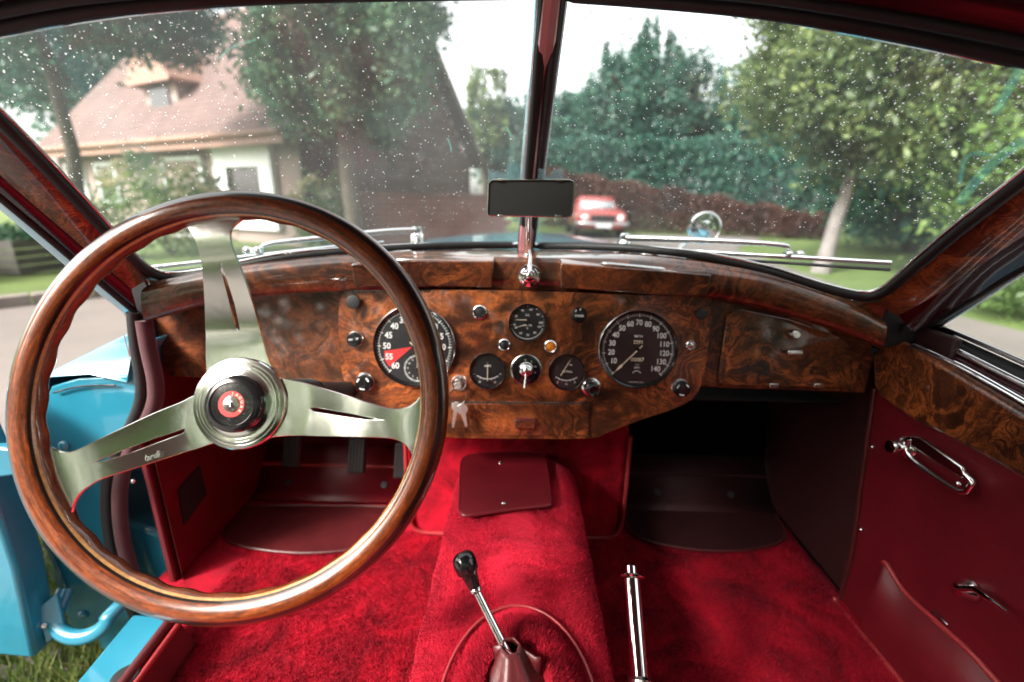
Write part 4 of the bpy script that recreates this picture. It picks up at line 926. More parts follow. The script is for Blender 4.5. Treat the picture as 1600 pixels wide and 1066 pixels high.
# rear view mirror: plate on a stem, seen from behind (dark), with chrome edge and clips
mst = [oY(824, 397, .83), oY(825, 370, .80), oY(826, 335, .765)]
mn = (CAM - oY(829, 310, .74)).normalized(); mf = Fr(oY(829.5, 311, .74), Vector((mn.x * .3, mn.y, mn.z * .4)), Vector((-.02, 0, 1)))
def mo(px, py, off=0): return oP(px, py, mf.o, mf.n) + mf.n * off
mo_pts = [mo(a, b) for a, b in [(766, 283), (770, 281), (890, 281.5), (896, 284), (897, 290), (894, 333), (892, 338), (886, 339), (768, 337), (763, 335), (762, 330), (763, 288)]]
g = G(); g.prism(mo_pts, -mf.n * .006); mir = g.build('rear_mirror', M['mirrorback'], car, bevel=.001, label='dark rectangular rear view mirror on a chrome stem')
g = G(); g.tube([p + mf.n * .0008 for p in mo_pts], .0012, 6, closed=True); g.build('mirror_rim', M['chrome_soft'], mir, angle=60)
for a, b in ((783, 281), (874, 281.5), (782, 337.5), (872, 338.5)):
    g = G(); g.box(mo(a, b, .001), .0045, .0016, .0022, mf.x, mf.y, mf.n); g.build('clip', M['chrome_soft'], mir, bevel=.0005)
g = G(); g.tube(smooth(mst, 4), .0055, 14); g.tube([mst[0] + Vector((0, 0, .0)), mst[0] + Vector((0, .002, -.012))], [.008, .010], 14); g.build('mirror_stem', M['chrome'], mir, angle=50)
# toothed clear plastic pieces behind the mirror
for pts in ([(762, 281), (762, 262), (770, 268), (779, 266), (783, 272), (790, 268), (794, 256), (803, 250), (809, 256), (813, 270), (812, 281)], [(840, 281), (842, 262), (850, 264), (852, 274), (858, 276), (862, 268), (866, 264), (882, 264), (880, 281)]):
    g = G(); g.prism([mo(a, b, -.012) for a, b in pts], -mf.n * .003); g.build('plastic_tab', M['clearplastic'], mir)

# ---------- wipers, outside of the panes
def outside(P, px, py, off): nn_ = nR if P is pR else nL; return oP(px, py, BC - nn_ * off, nn_)
def wiper(P, blade, arm, clip, piv, lab):
    g = G(); bp_ = smooth([outside(P, a, b, .022) for a, b in blade], 5); g.tube(bp_, .0036, 8, flat=.7); root = g.build('wiper', M['chrome'], car, angle=60, label=lab)
    g = G(); g.tube([p + (nR if P is pR else nL) * .008 - Vector((0, 0, .004)) for p in bp_], .0024, 6); g.build('blade_rubber', M['rubber'], root, angle=60)
    g = G(); ap = smooth([outside(P, a, b, .034) for a, b in arm], 5); g.tube(ap, [lerp(.0035, .0065, i / (len(ap) - 1)) for i in range(len(ap))], 8); g.build('arm', M['chrome_soft'], root, angle=60)
    g = G(); c = outside(P, *clip, .03); 
    for dx in (-.009, .009): g.ball(c + Vector((dx, 0, 0)), .0075, n=12)
    g.box(c, .016, .004, .004); g.build('clip', M['chrome_soft'], root, angle=60)
    g = G(); c = outside(P, *piv, .04); g.lathe([(0, .016), (.009, .015), (.011, .010), (.008, .004), (.013, 0), (.014, -.02)], c, Vector((0, -.1, 1)), 18); g.build('pivot', M['chrome_soft'], root, angle=50)
wiper(pL, [(238, 418), (330, 408), (430, 396), (530, 385), (600, 379)], [(408, 390), (420, 381), (500, 372), (600, 362), (650, 360)], (395, 391), (652, 366), 'chrome wiper parked along the foot of the driver side pane')
wiper(pR, [(1075, 392), (1150, 397), (1240, 402), (1320, 407), (1393, 411)], [(1232, 389), (1222, 383), (1150, 378), (1050, 374), (980, 372)], (1241, 398), (976, 377), 'chrome wiper parked along the foot of the passenger side pane')
# ---------- bonnet, cowl, wings
rows = []
for k in range(15):
    y = 1.0 + 1.9 * k / 14; tt = (y - 1.0) / 1.9; wdt = .66 - .22 * tt; zc = -.093 - .16 * max(0, tt - .25) ** 1.6; r_ = []
    for j in range(-12, 13):
        s_ = j / 12; r_.append(W(s_ * wdt, y - .28 * abs(s_) * (1 - tt), zc - .085 * abs(s_) ** 2.2 - .010 * (1 if abs(s_) > .05 else 0) * 0))
    rows.append(r_)
g = G(); g.grid(rows); bon = g.build('bonnet', M['bonnet_skylit'], car, angle=60, label='pale blue bonnet beyond the windscreen')
g = G(); g.tube([W(0, 1.02 + 1.8 * k / 12, -.090 - .16 * max(0, (1.8 / 1.9 * k / 12) - .25) ** 1.6) for k in range(13)], .004, 6); g.build('centre_strip', M['chrome'], bon)
for sd in (-1, 1):
    rows = []
    for k in range(13):
        y = .70 + 2.1 * k / 12; tt = k / 12; top = -.27 + .10 * math.sin(tt * 3.0) - .02
        rows.append([W(sd * x, y, z) for x, z in ((.635, -.235 - .05 * tt), (.66, top - .01), (.72, top + .004), (.80, top - .004), (.86, top - .03), (.895, top - .10), (.905, top - .22), (.89, -.75))])
    g = G(); g.grid(rows); g.build('front_wing', M['blue'], car, angle=60, label='light blue front wing on the driver side' if sd < 0 else 'blue front wing on the passenger side', solid=.002)
# mirror on the wing
mc = oY(1100, 356, 1.30)
g = G(); g.ball(mc + Vector((0, .012, 0)), .041, (1, 1, .7), 28, half=False, Z=Vector((0, 1, 0))); wm = g.build('wing_mirror', M['chrome'], car, angle=60, label='round chrome mirror on a stalk beyond the passenger side pane')
g = G(); g.lathe([(.041, 0), (.044, -.004), (.044, -.010), (.040, -.012)], mc, Vector((0, 1, 0)), 32); g.build('mirror_rim', M['chrome_soft'], wm, angle=40)
g = G(); g.lathe([(0, -.014), (.02, -.013), (.040, -.009)], mc, Vector((0, 1, 0)), 32); g.build('mirror_lens', M['chrome'], wm, angle=60)
g = G(); sb = oY(1062, 388, 1.26); g.tube(smooth([mc + Vector((-.02, .01, -.03)), oY(1075, 376, 1.28), sb], 4), .006, 10); g.build('stalk', M['chrome_soft'], wm, angle=60)
g = G(); g.lathe([(0, .012), (.03, .010), (.055, .002), (.062, -.012), (.062, -.05)], oY(1058, 396, 1.26), Vector((0, .1, 1)), 28); g.build('stalk_base', M['chrome_soft'], wm, angle=50)

# ---------- steering wheel
CW = Vector((-.2814, .4079, -.1915 + H)); NW = Vector((.042, -1, .383)).normalized()
e1 = Vector((0, 0, 1)).cross(NW).normalized(); e2 = NW.cross(e1)
RI, RO = .1985, .0145
def dish(r): t_ = min(1, max(0, (r - .055) / .125)); t_ = t_ * t_ * (3 - 2 * t_); return -.036 * (1 - t_) - .002 * t_
def wp(x, y, h=0): return CW + e1 * x + e2 * y + NW * h
def wbp(px, py):
    h = -.03
    for _ in range(14):
        q = oP(px, py, CW + NW * h, NW) - CW; x, y = q.dot(e1), q.dot(e2); h = dish(math.hypot(x, y))
    return x, y
rim_rows = []; NS, NT = 160, 32
for i in range(NS):
    a = 2 * math.pi * i / NS; ca, sa = math.cos(a), math.sin(a); row = []
    for j in range(NT):
        q = 2 * math.pi * j / NT; rr = .0142; bumpy = 0
        if 150 < math.degrees(q) < 290: bumpy = .0010 * math.cos(a * 32) * math.sin(rad((math.degrees(q) - 150) / 140 * 180))
        rx = (rr + bumpy) * math.cos(q); rz = (rr + bumpy) * math.sin(q)
        deg = math.degrees(q)
        if 52 < deg < 70: rx *= .965; rz *= .965
        row.append(wp((RI + rx) * ca, (RI + rx) * sa, rz))
    rim_rows.append(row)
g = G(); g.grid(rim_rows, 0, closed_u=True, closed_v=True)
fi = 0
for i in range(NS):
    for j in range(NT):
        deg = (j + .5) * 360 / NT
        g.m[fi] = 1 if 48 < deg < 72 else (2 if 146 < deg < 162 else (1 if (140 < deg < 146 or 124 < deg < 126) else 0)); fi += 1
sw = bpy.data.objects.new('steering_wheel', None)
COL.objects.link(sw); sw.parent = car; sw['label'] = 'wood rimmed steering wheel with three slotted aluminium spokes'
rim = g.build('rim', [M['rim'], M['ebony'], M['maple']], sw, angle=70)
uv = rim.data.uv_layers.new(name='UVMap'); vco = np.zeros(len(rim.data.vertices) * 3); rim.data.vertices.foreach_get('co', vco); vco = vco.reshape(-1, 3)
q_ = vco - np.array(CW); X_ = q_ @ np.array(e1); Y_ = q_ @ np.array(e2); Z_ = q_ @ np.array(NW)
ua = np.abs(np.arctan2(Y_, X_)) / 3.14159; va = np.arctan2(Z_, np.hypot(X_, Y_) - RI) / 6.28
li = np.zeros(len(rim.data.loops), dtype=int); rim.data.loops.foreach_get('vertex_index', li)
uv.data.foreach_set('uv', np.stack([ua[li], va[li]], 1).ravel())
# spokes: stations with left edge, slot edges, right edge (survey pixels back onto the dished surface)
def spoke(st, lab):
    g = G(); bm_rows = []; n = len(st)
    rows = [[wbp(*p) if p else None for p in s_] for s_ in st]
    P3 = lambda q: wp(q[0], q[1], dish(math.hypot(*q)))
    for i in range(n):
        L_, a, b, R_ = rows[i]
        if a is None:
            m_ = ((L_[0] + R_[0]) / 2, (L_[1] + R_[1]) / 2); a = b = m_
        rows[i] = (P3(L_), P3(a), P3(b), P3(R_))
    vs = [p for r in rows for p in r]; fs = []
    for i in range(n - 1):
        o_, p_ = i * 4, i * 4 + 4
        fs.append((o_, o_ + 1, p_ + 1, p_)); fs.append((o_ + 2, o_ + 3, p_ + 3, p_ + 2))
        op = (st[i][1] is not None) or (st[i + 1][1] is not None)
        if not op and False: fs.append((o_ + 1, o_ + 2, p_ + 2, p_ + 1))
    g.add(vs, fs)
    return g.build('spoke', M['alu'], sw, angle=60, solid=.0034, off=0, bevel=.0006, seg=1, esplit=28, label=lab)
def dens(st, k=4):     # densify stations with smooth edges
    out = []; n = len(st)
    Ls = smooth([(*s_[0], 0) for s_ in st], k); Rs = smooth([(*s_[3], 0) for s_ in st], k)
    for i in range(n - 1):
        for j in range(k):
            t_ = j / k; a0, a1 = st[i][1], st[i + 1][1]; b0, b1 = st[i][2], st[i + 1][2]; q = i * k + j
            a = b = None
            if a0 and a1: a = (lerp(a0[0], a1[0], t_), lerp(a0[1], a1[1], t_)); b = (lerp(b0[0], b1[0], t_), lerp(b0[1], b1[1], t_))
            out.append(((Ls[q].x, Ls[q].y), a, b, (Rs[q].x, Rs[q].y)))
    out.append(st[-1]); return out
U = None
spoke(dens([((326, 600), (378, 600), (378, 600), (432, 590)), ((323, 555), (376, 555), (376, 555), (418, 555)), ((323, 522), (374, 519), (374, 519), (409, 520)), ((322, 512), (369, 513), (376, 513), (406, 510)),
       ((321, 475), (360, 475), (368, 475), (396, 475)), ((319, 440), (351, 440), (357, 440), (384, 440)), ((317, 412), (344, 411), (347, 411), (374, 412)), ((315, 408), (343, 408), (343, 408), (371, 405)), ((310, 385), (340, 385), (340, 385), (363, 385)), ((298, 360), (334, 360), (334, 360), (361, 362)), ((280, 346), (330, 346), (330, 346), (376, 346)), ((268, 336), (328, 336), (328, 336), (392, 336))]), 'slotted aluminium spoke pointing up')
spoke(dens([((410, 575), (420, 640), (420, 640), (400, 690)), ((440, 590), (440, 636), (440, 636), (430, 683)), ((475, 598), (486, 638), (486, 638), (465, 681)), ((500, 605), (494, 637), (491, 643), (495, 682)), ((540, 617), (540, 645), (538, 651), (540, 683)), ((575, 629), (575, 652), (574, 656), (580, 684)), ((605, 637), (595, 656), (595, 656), (615, 686)), ((630, 638), (625, 660), (625, 660), (636, 697)), ((648, 630), (642, 664), (642, 664), (644, 712)), ((662, 612), (655, 665), (655, 665), (652, 730))]), 'slotted aluminium spoke pointing right')
spoke(dens([((350, 600), (340, 650), (340, 650), (360, 690)), ((318, 612), (322, 655), (322, 655), (335, 693)), ((298, 621), (290, 670), (290, 670), (308, 702)), ((282, 629), (284, 672), (287, 677), (290, 707)), ((240, 646), (243, 685), (246, 692), (246, 721)), ((195, 667), (198, 702), (201, 709), (200, 736)), ((160, 684), (163, 716), (164, 720), (165, 747)), ((140, 694), (150, 722), (150, 722), (150, 754)), ((115, 705), (125, 735), (125, 735), (130, 768)), ((95, 705), (107, 740), (107, 740), (118, 785)), ((80, 698), (90, 750), (90, 750), (113, 802))]), 'slotted aluminium spoke pointing lower left')
# signature engraved on the lower left spoke
a_, b_ = wbp(192, 728), wbp(262, 706); ang = math.atan2(b_[1] - a_[1], b_[0] - a_[0]); mid = ((a_[0] + b_[0]) / 2, (a_[1] + b_[1]) / 2)
sf = Fr(wp(0, 0, dish(math.hypot(*mid)) + .0019), NW); g = G(); text_geo(g, 'E. Nardi', sf, mid[0], mid[1], .0, .009, ang, shear=.45); g.build('engraved_signature', M['alu_dark'], sw, weld=False)
# hub
hc = wbp(378, 630); ho = wp(hc[0], hc[1], -.036); hr = .0485
g = G(); g.lathe([(.026, .010), (.0295, .0095), (.0315, .0088), (.034, .0082), (.0355, .0080), (.0357, .0068), (.0365, .0068), (.0367, .0078), (.0390, .0076), (.0392, .0064), (.0400, .0064), (.0402, .0074), (.0425, .0070), (.0427, .0058), (.0435, .0058), (.0437, .0066), (hr - .0012, .0060), (hr, .0045), (hr, -.004), (hr * .98, -.008), (hr * .92, -.022), (hr * .5, -.024)], ho, NW, 72); hubo = g.build('hub', M['alu'], sw, angle=22)
g = G(); g.lathe([(.0300, .009), (.0300, .013), (.0290, .0165), (.0265, .0185), (.0225, .0192), (.0215, .0182), (.012, .0190), (0, .0192)], ho, NW, 56); hb = g.build('horn_button', M['black'], sw, angle=35)
hf = Fr(ho, NW)
g = G(); g.lathe([(0, .0196), (.0132, .0195), (.0136, .0185)], ho, NW, 40); g.build('red_ring', M['redprint'], hb)
g = G(); g.lathe([(0, .0203), (.0080, .0200), (.0086, .0196)], ho, NW, 36)
for i in range(36):
    a = 2 * math.pi * i / 36; u = (math.cos(a), math.sin(a)); g.prism([hf.p(u[0] * .0035 - u[1] * .0001, u[1] * .0035 + u[0] * .0001, .0202), hf.p(u[0] * .0082 - u[1] * .0003, u[1] * .0082 + u[0] * .0003, .0200), hf.p(u[0] * .0082 + u[1] * .0003, u[1] * .0082 - u[0] * .0003, .0200)], NW * .0006)
g.ball(hf.p(0, 0, .020), .0032, (1, .8, .5), 12, Z=NW); g.ball(hf.p(.0008, -.0018, .021), .002, (1, .8, .6), 10, Z=NW); g.build('silver_emblem', M['chrome_soft'], hb)
g = G()
for i, c_ in enumerate('JAGUAR'):
    a = rad(84 - 24 * i); text_geo(g, c_, hf, math.cos(a) * .0110, math.sin(a) * .0110, .0199, .0042, a - math.pi / 2, bold=.00005)
g.build('emblem_letters', M['cream'], hb, weld=False)
# column behind the hub
g = G(); ca_ = -NW
g.lathe([(.030, .020), (.030, .030), (.026, .034), (.026, .052), (.028, .054), (.028, .075)], ho, ca_, 36); col = g.build('column', M['black'], sw, angle=35)
for i in range(12):
    h_ = .058 + i * .010
    g = G(); g.lathe([(.019, h_), (.0245, h_ + .001), (.0245, h_ + .006), (.019, h_ + .007)], ho, ca_, 36); g.build('column_rib', M['rubber'], col, angle=30)
g = G(); g.lathe([(.018, .05), (.018, .45)], ho, ca_, 24); g.build('column_tube', M['rubber'], col)
g = G(); g.lathe([(.0265, .036), (.0295, .038), (.0295, .046), (.0265, .048)], ho, ca_, 48)
for i in range(36):
    a = 2 * math.pi * i / 36; g.box(hf.o - NW * .042 + (hf.x * math.cos(a) + hf.y * math.sin(a)) * .0295, .0009, .0009, .0045, -hf.x * math.sin(a) + hf.y * math.cos(a), hf.x * math.cos(a) + hf.y * math.sin(a), hf.n)
g.build('column_nut', M['chrome_soft'], col, angle=30)

# ---------- floor, tunnel, footwells
FZ = -.72
def arch(y, hw, zt, bulge=.0, zb=FZ, rc=.05, n=6):
    pts = [W(-hw - .02 - bulge, y, zb), W(-hw - .012 - bulge, y, lerp(zb, zt, .4)), W(-hw - .003, y, zt - rc)]
    for k in range(1, n + 1): a = math.pi / 2 * k / n; pts.append(W(-hw + rc - rc * math.cos(a), y, zt - rc + rc * math.sin(a)))
    for k in range(1, 8): pts.append(W(lerp(-hw + rc, hw - rc, k / 8), y, zt + .006 * math.sin(math.pi * k / 8)))
    m_ = [Vector((-p.x, p.y, p.z)) for p in pts[:n + 3]][::-1]
    return pts + m_
g = G()
fl_rows = [[W(lerp(-.585 if i < 23 else -.70, .64, j / 30), lerp(-.45, 1.06, i / 30), FZ + .002 * math.sin(i * 1.7 + j)) for j in range(31)] for i in range(31)]
g.grid(fl_rows); g.build('floor_carpet', M['carpet'], car, angle=60, solid=.008, off=-1)
g = G(); rows = []
for k in range(40):
    y = lerp(-.45, .875, k / 39)
    zt = -.502; hw = .121
    if y > .79: q = (y - .79) / .085; zt -= .028 * q * q; hw *= 1 - .10 * q * q
    rows.append([p + Vector((.0015 * math.sin(y * 60 + i), 0, .0015 * math.sin(y * 37 + i * 1.3))) for i, p in enumerate(arch(y, hw, zt, .0))])
g.grid(rows); n = len(rows[0]); g.add(rows[-1], [tuple(range(n))]); g.build('tunnel', M['fleece'], car, angle=80, label='bright crimson carpeted transmission tunnel')
# plush pile on the near part of the tunnel
def pile(pts, nrm, L_, w_, par, seed):
    R = np.random.RandomState(seed); n = len(pts); d = nrm + R.normal(size=(n, 3)) * .45 + np.array([0, .25, 0]); d /= np.linalg.norm(d, axis=1)[:, None]
    s_ = np.cross(d, R.normal(size=(n, 3))); s_ /= np.linalg.norm(s_, axis=1)[:, None]; l = L_ * R.uniform(.5, 1.3, (n, 1))
    q = np.stack([pts - s_ * w_, pts + s_ * w_, pts + d * l], 1).reshape(-1, 3); g = G(); g.v = [tuple(v) for v in q.tolist()]; g.f = [[3 * i, 3 * i + 1, 3 * i + 2] for i in range(n)]; g.m = [0] * n
    me = bpy.data.meshes.new('carpet_pile'); me.from_pydata(g.v, [], g.f); me.materials.append(M['carpet'] if par.name == 'floor_carpet' else M['fleece'])
    o = bpy.data.objects.new('carpet_pile', me); COL.objects.link(o); o.parent = par; o['kind'] = 'stuff'
tun = bpy.data.objects['tunnel']
R = np.random.RandomState(9); n = 70000; yy = .26 + (R.uniform(0, 1, n) ** 1.5) * .55; xx = R.uniform(-.119, .119, n)
edge = np.clip((np.abs(xx) - .071) / .05, 0, 1); zz = -.502 + .004 - .05 * (1 - np.sqrt(np.clip(1 - edge ** 2, 0, 1))) + H
nn_ = np.stack([np.sign(xx) * edge, 0 * xx, np.sqrt(np.clip(1 - edge ** 2, .05, 1))], 1)
keep = ~(((np.abs(xx + .001) < .083) & (yy > .66)) | (((xx - .007) / .08) ** 2 + ((yy - .335) / .123) ** 2 < 1)) 
keep &= yy < .80
pile(np.stack([xx, yy, zz], 1)[keep], nn_[keep], .0045, .00035, tun, 1)
flo = bpy.data.objects['floor_carpet']; R = np.random.RandomState(29)
for x0, x1, n in ((-.575, -.145, 60000), (.145, .63, 60000)):
    xx = R.uniform(x0, x1, n); yy = .30 + R.uniform(0, 1, n) * .56
    pile(np.stack([xx, yy, np.full(n, FZ + .001 + H)], 1), np.stack([np.sin(yy * 9 + xx * 7) * .5, np.cos(xx * 11) * .4, 1 + 0 * xx], 1), .007, .00055, flo, 31)
# bell cover ahead of tunnel
rows = []
for y, hw, zt in ((.862, .222, -.44), (.868, .232, -.42), (.90, .236, -.405), (1.30, .24, -.39)): rows.append(arch(y, hw, zt, -.01, rc=.04))
g = G(); g.grid(rows); n = len(rows[0]); g.add(rows[0], [tuple(range(n))[::-1]]); bc = g.build('bell_cover', M['carpet'], car, angle=45, label='wide crimson carpet cover below the dashboard')
for s in (-1, 1):
    g = G(); pts = [W(s * x, .856, z) for x, z in ((.115, FZ + .004), (.19, FZ + .004), (.222, FZ + .012), (.236, FZ + .04), (.238, -.60), (.236, -.46))]
    g.tube(smooth(pts, 4), .0045, 8); g.build('piping', M['piping'], bc, angle=60)
# access plate
tz = -.493
def tp(px, py, dz=0): return oZ(px, py, tz + dz)
g = G(); pl = smpx([(720, 727), (726, 718), (742, 713), (790, 710), (838, 711), (850, 716), (855, 735), (860, 775), (861, 789), (853, 794), (800, 800), (735, 809), (722, 807), (718, 798)], 3, lambda a, b: tp(a, b))
g.prism(pl, Vector((0, 0, .006))); ap = g.build('access_plate', M['leather'], car, bevel=.002, label='dark red leather covered access plate on the tunnel')
g = G(); g.tube([p + Vector((0, 0, .004)) for p in pl], .0026, 6, closed=True); g.build('piping', M['leather'], ap, angle=60)
for a, b in ((782, 723), (787, 786)):
    g = G(); g.ball(tp(a, b, .006), .0042, (1, 1, .5), 12, half=True); g.build('screw', M['chrome_soft'], ap, angle=60)
# gear lever mound, piping ring, boot
mz = -.47
mrows = []
cx, cy = .007, .335
for k in range(9):
    t_ = k / 8; rr = lerp(1.0, .38, t_); zz = -.512 + .044 * (1 - (1 - t_) ** 2.2)
    if k == 8: zz -= .012
    mrows.append([W(cx + .082 * rr * math.cos(q), cy + .125 * rr * math.sin(q), zz + .002 * math.sin(q * 9 + k)) for q in (2 * math.pi * j / 40 for j in range(40))])
g = G(); g.grid(mrows, closed_u=True); md = g.build('lever_mound', M['fleece'], car, angle=80, label='raised fleece mound round the gear lever')
g = G(); g.tube([W(cx + .083 * math.cos(q), cy + .127 * math.sin(q), -.4945) for q in (2 * math.pi * j / 48 for j in range(48))], .0020, 7, closed=True); g.build('piping', M['piping'], md, angle=60)
R = np.random.RandomState(19); n = 26000; q = R.uniform(0, 6.283, n); t_ = R.uniform(0, .93, n); rr = 1 - .62 * t_; zz = -.512 + .044 * (1 - (1 - t_) ** 2.2) + H
pile(np.stack([cx + .082 * rr * np.cos(q), cy + .125 * rr * np.sin(q), zz], 1), np.stack([np.cos(q) * .7, np.sin(q) * .7, .7 + 0 * q], 1), .0075, .00045, md, 2)
# boot: pleated maroon leather
bz0, bz1 = -.490, -.448
bpx, bpy_ = .004, .352
rows = []
for k in range(10):
    t_ = k / 9; row = []
    for j in range(36):
        q = 2 * math.pi * j / 36; fold = 1 + .12 * math.sin(q * 6) * (1 - t_ * .6); r_ = lerp(.038, .0085, t_ ** .8) * fold
        row.append(W(lerp(bpx, -.002, t_) + r_ * math.cos(q), lerp(bpy_, .368, t_) + r_ * 1.1 * math.sin(q), lerp(bz0, bz1, t_)))
    rows.append(row)
g = G(); g.grid(rows, closed_u=True); bt = g.build('gear_boot', M['leather_dk'], car, angle=70, solid=.002, label='pleated dark red leather boot of the gear lever')
for x0, x1, h_ in ((-.020, .006, .020), (.006, .030, .016)):
    g = G(); g.grid([[W(lerp(x0, x1, i / 4), .365 + .006 * math.sin(i + 1), lerp(-.495, -.452 + (h_ - .02), k / 4) + .001 * i) for i in range(5)] for k in range(5)]); g.build('boot_flap', M['leather_dk'], bt, solid=.002, angle=60)
# lever
gl0 = oZ(786, 1008, -.455); top = oZ(722, 868, -.384); bot = oZ(743, 921, -.414)
g = G(); g.tube([gl0 - (bot - gl0) * .3, bot], [.0052, .0046], 16); gl = g.build('gear_lever', M['chrome'], car, angle=60, label='chrome gear lever with a black tapered knob')
u = (top - bot); Lk = u.length; u.normalize()
g = G(); g.lathe([(0, Lk + .004), (.006, Lk + .0035), (.0105, Lk + .001), (.0128, Lk - .003), (.0135, Lk - .009), (.0125, Lk - .018), (.0095, Lk * .45), (.0068, .004), (.0060, 0), (0, 0)], bot, u, 36); g.build('gear_knob', M['black'], gl, angle=50)
g = G(); g.lathe([(.0055, -.0035), (.0068, -.002), (.0068, .001), (.0055, .003)], bot, u, 24); g.build('collar', M['chrome_soft'], gl, angle=40)
# handbrake
h1 = oZ(987.5, 905, -.470); h0 = oZ(1000, 1066, -.530); h0 = h1 + (h0 - h1) * 1.75
u = (h1 - h0).normalized()
Lh = (h1 - h0).length
g = G(); g.lathe([(.0098, Lh * .435), (.0100, Lh * .98), (.0100, Lh)], h0, u, 28); hb_ = g.build('handbrake', M['chrome'], car, angle=60, label='upright chrome fly off handbrake lever beside the tunnel')
g = G(); g.lathe([(.0098, Lh - .001), (.0150, Lh), (.0165, Lh + .002), (.0150, Lh + .004), (.0085, Lh + .005)], h0, u, 32); g.build('flange', M['chrome'], hb_, angle=40)
g = G(); g.lathe([(.0070, Lh + .004), (.0072, Lh + .015), (.0062, Lh + .016), (0, Lh + .016)], h0, u, 24); g.build('release_button', M['chrome'], hb_, angle=40)
g = G(); g.lathe([(.0062, 0), (.0062, Lh * .435)], h0, u, 16); g.lathe([(.0062, Lh * .41), (.0135, Lh * .42), (.0140, Lh * .435), (.0098, Lh * .455)], h0, u, 24); g.build('shank', M['chrome_soft'], hb_, angle=40)

# heel pads
def heel(px, lab, mt='leather_dk'):
    g = G(); pl = [oZ(a, b, FZ + .002) for a, b, _ in smp(px)]
    g.prism(pl, Vector((0, 0, .005))); hp_ = g.build('heel_pad', M[mt], car, bevel=.002, label=lab)
    g = G(); g.tube([p + Vector((0, 0, .004)) for p in pl], .003, 6, closed=True); g.build('piping', M['leather_dk'], hp_, angle=60)
heel([(365, 794), (470, 792), (600, 794), (606, 800), (602, 835), (575, 855), (530, 864), (470, 867), (410, 862), (365, 852), (352, 840), (355, 815)], 'dark red heel pad on the driver side floor')
heel([(985, 795), (1100, 795), (1200, 797), (1212, 805), (1225, 845), (1170, 862), (1090, 862), (1020, 850), (985, 835), (975, 815)], 'shaded red heel pad on the passenger side floor', 'leather_shaded')
# toe boards and firewall
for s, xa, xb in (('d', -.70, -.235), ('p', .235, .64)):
    tm = 'leather' if s == 'd' else 'leather_shaded'
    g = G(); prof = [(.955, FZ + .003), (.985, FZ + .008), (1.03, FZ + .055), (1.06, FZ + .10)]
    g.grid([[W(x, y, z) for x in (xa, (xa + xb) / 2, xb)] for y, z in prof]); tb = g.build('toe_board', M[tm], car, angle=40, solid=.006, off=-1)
    g = G(); g.tube([W(xa, 1.028, FZ + .062), W(xb, 1.028, FZ + .062)], .0045, 8); g.build('piping', M['piping' if s == 'd' else 'leather_shaded'], tb, angle=60)
    for x in (xa + .12, xb - .1):
        g = G(); g.lathe([(0, .003), (.008, .002), (.009, 0)], W(x, .995, FZ + .03), Vector((0, -.7, .7)), 16); g.build('stud', M['rubber'], tb)
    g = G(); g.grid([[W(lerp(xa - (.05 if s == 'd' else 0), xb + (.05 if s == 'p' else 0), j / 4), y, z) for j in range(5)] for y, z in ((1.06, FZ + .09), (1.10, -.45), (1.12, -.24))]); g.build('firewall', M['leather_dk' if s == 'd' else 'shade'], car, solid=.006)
# pedals
for px, py, w_, lab in ((457, 702, .022, 'black ribbed clutch pedal'), (558, 712, .022, 'black ribbed brake pedal'), (628, 720, .018, 'black accelerator pedal beside the tunnel')):
    f = Fr(oY(px, py, .97), Vector((0, -1, .45)))
    g = G(); g.box(f.p(0, 0, 0), w_, .042, .006, f.x, f.y, f.n); pdl = g.build('pedal', M['rubber'], car, bevel=.004, label=lab)
    for k in range(5):
        g = G(); g.box(f.p(-w_ * .7 + w_ * .35 * k, 0, .007), w_ * .09, .038, .002, f.x, f.y, f.n); g.build('rib', M['rubber'], pdl)
    g = G(); g.tube([f.p(0, .02, -.004), f.p(0, .09, -.05), f.p(0, .22, -.10)], .007, 8); g.build('pedal_arm', M['rubber'], pdl, angle=60)
# underside panel beneath dash (dark)
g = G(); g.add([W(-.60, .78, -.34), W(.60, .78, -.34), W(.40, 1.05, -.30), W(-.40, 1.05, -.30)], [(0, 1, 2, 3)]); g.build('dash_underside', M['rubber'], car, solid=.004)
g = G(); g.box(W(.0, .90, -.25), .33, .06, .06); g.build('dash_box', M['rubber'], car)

# kick panels
KX = -.66
def kx(px, py): return oX(px, py, KX)
g = G(); g.prism([W(KX, .70, FZ), W(KX, 1.2, FZ), W(KX, 1.2, -.20), W(KX, .74, -.20), W(KX, .70, -.40)], Vector((-.012, 0, 0))); kp_ = g.build('kick_panel', M['leather'], car, bevel=.003, label='red leather kick panel in the driver footwell')
g = G(); dv = [kx(a, b) + Vector((.001, 0, 0)) for a, b in ((276, 766), (310, 727), (321, 772), (286, 821))]; g.prism(dv, Vector((.003, 0, 0))); g.build('vent_mesh', M['grille'], kp_, bevel=.001)
g = G(); g.ball(kx(205, 752) + Vector((.004, 0, 0)), .004, n=10); g.build('screw', M['chrome_soft'], kp_)
g = G(); g.prism([W(.645, .62, FZ), W(.645, 1.2, FZ), W(.645, 1.2, -.18), W(.645, .66, -.18)], Vector((.012, 0, 0))); g.build('kick_panel', M['leather_shaded'], car, bevel=.003, label='shaded leather kick panel in the passenger footwell')

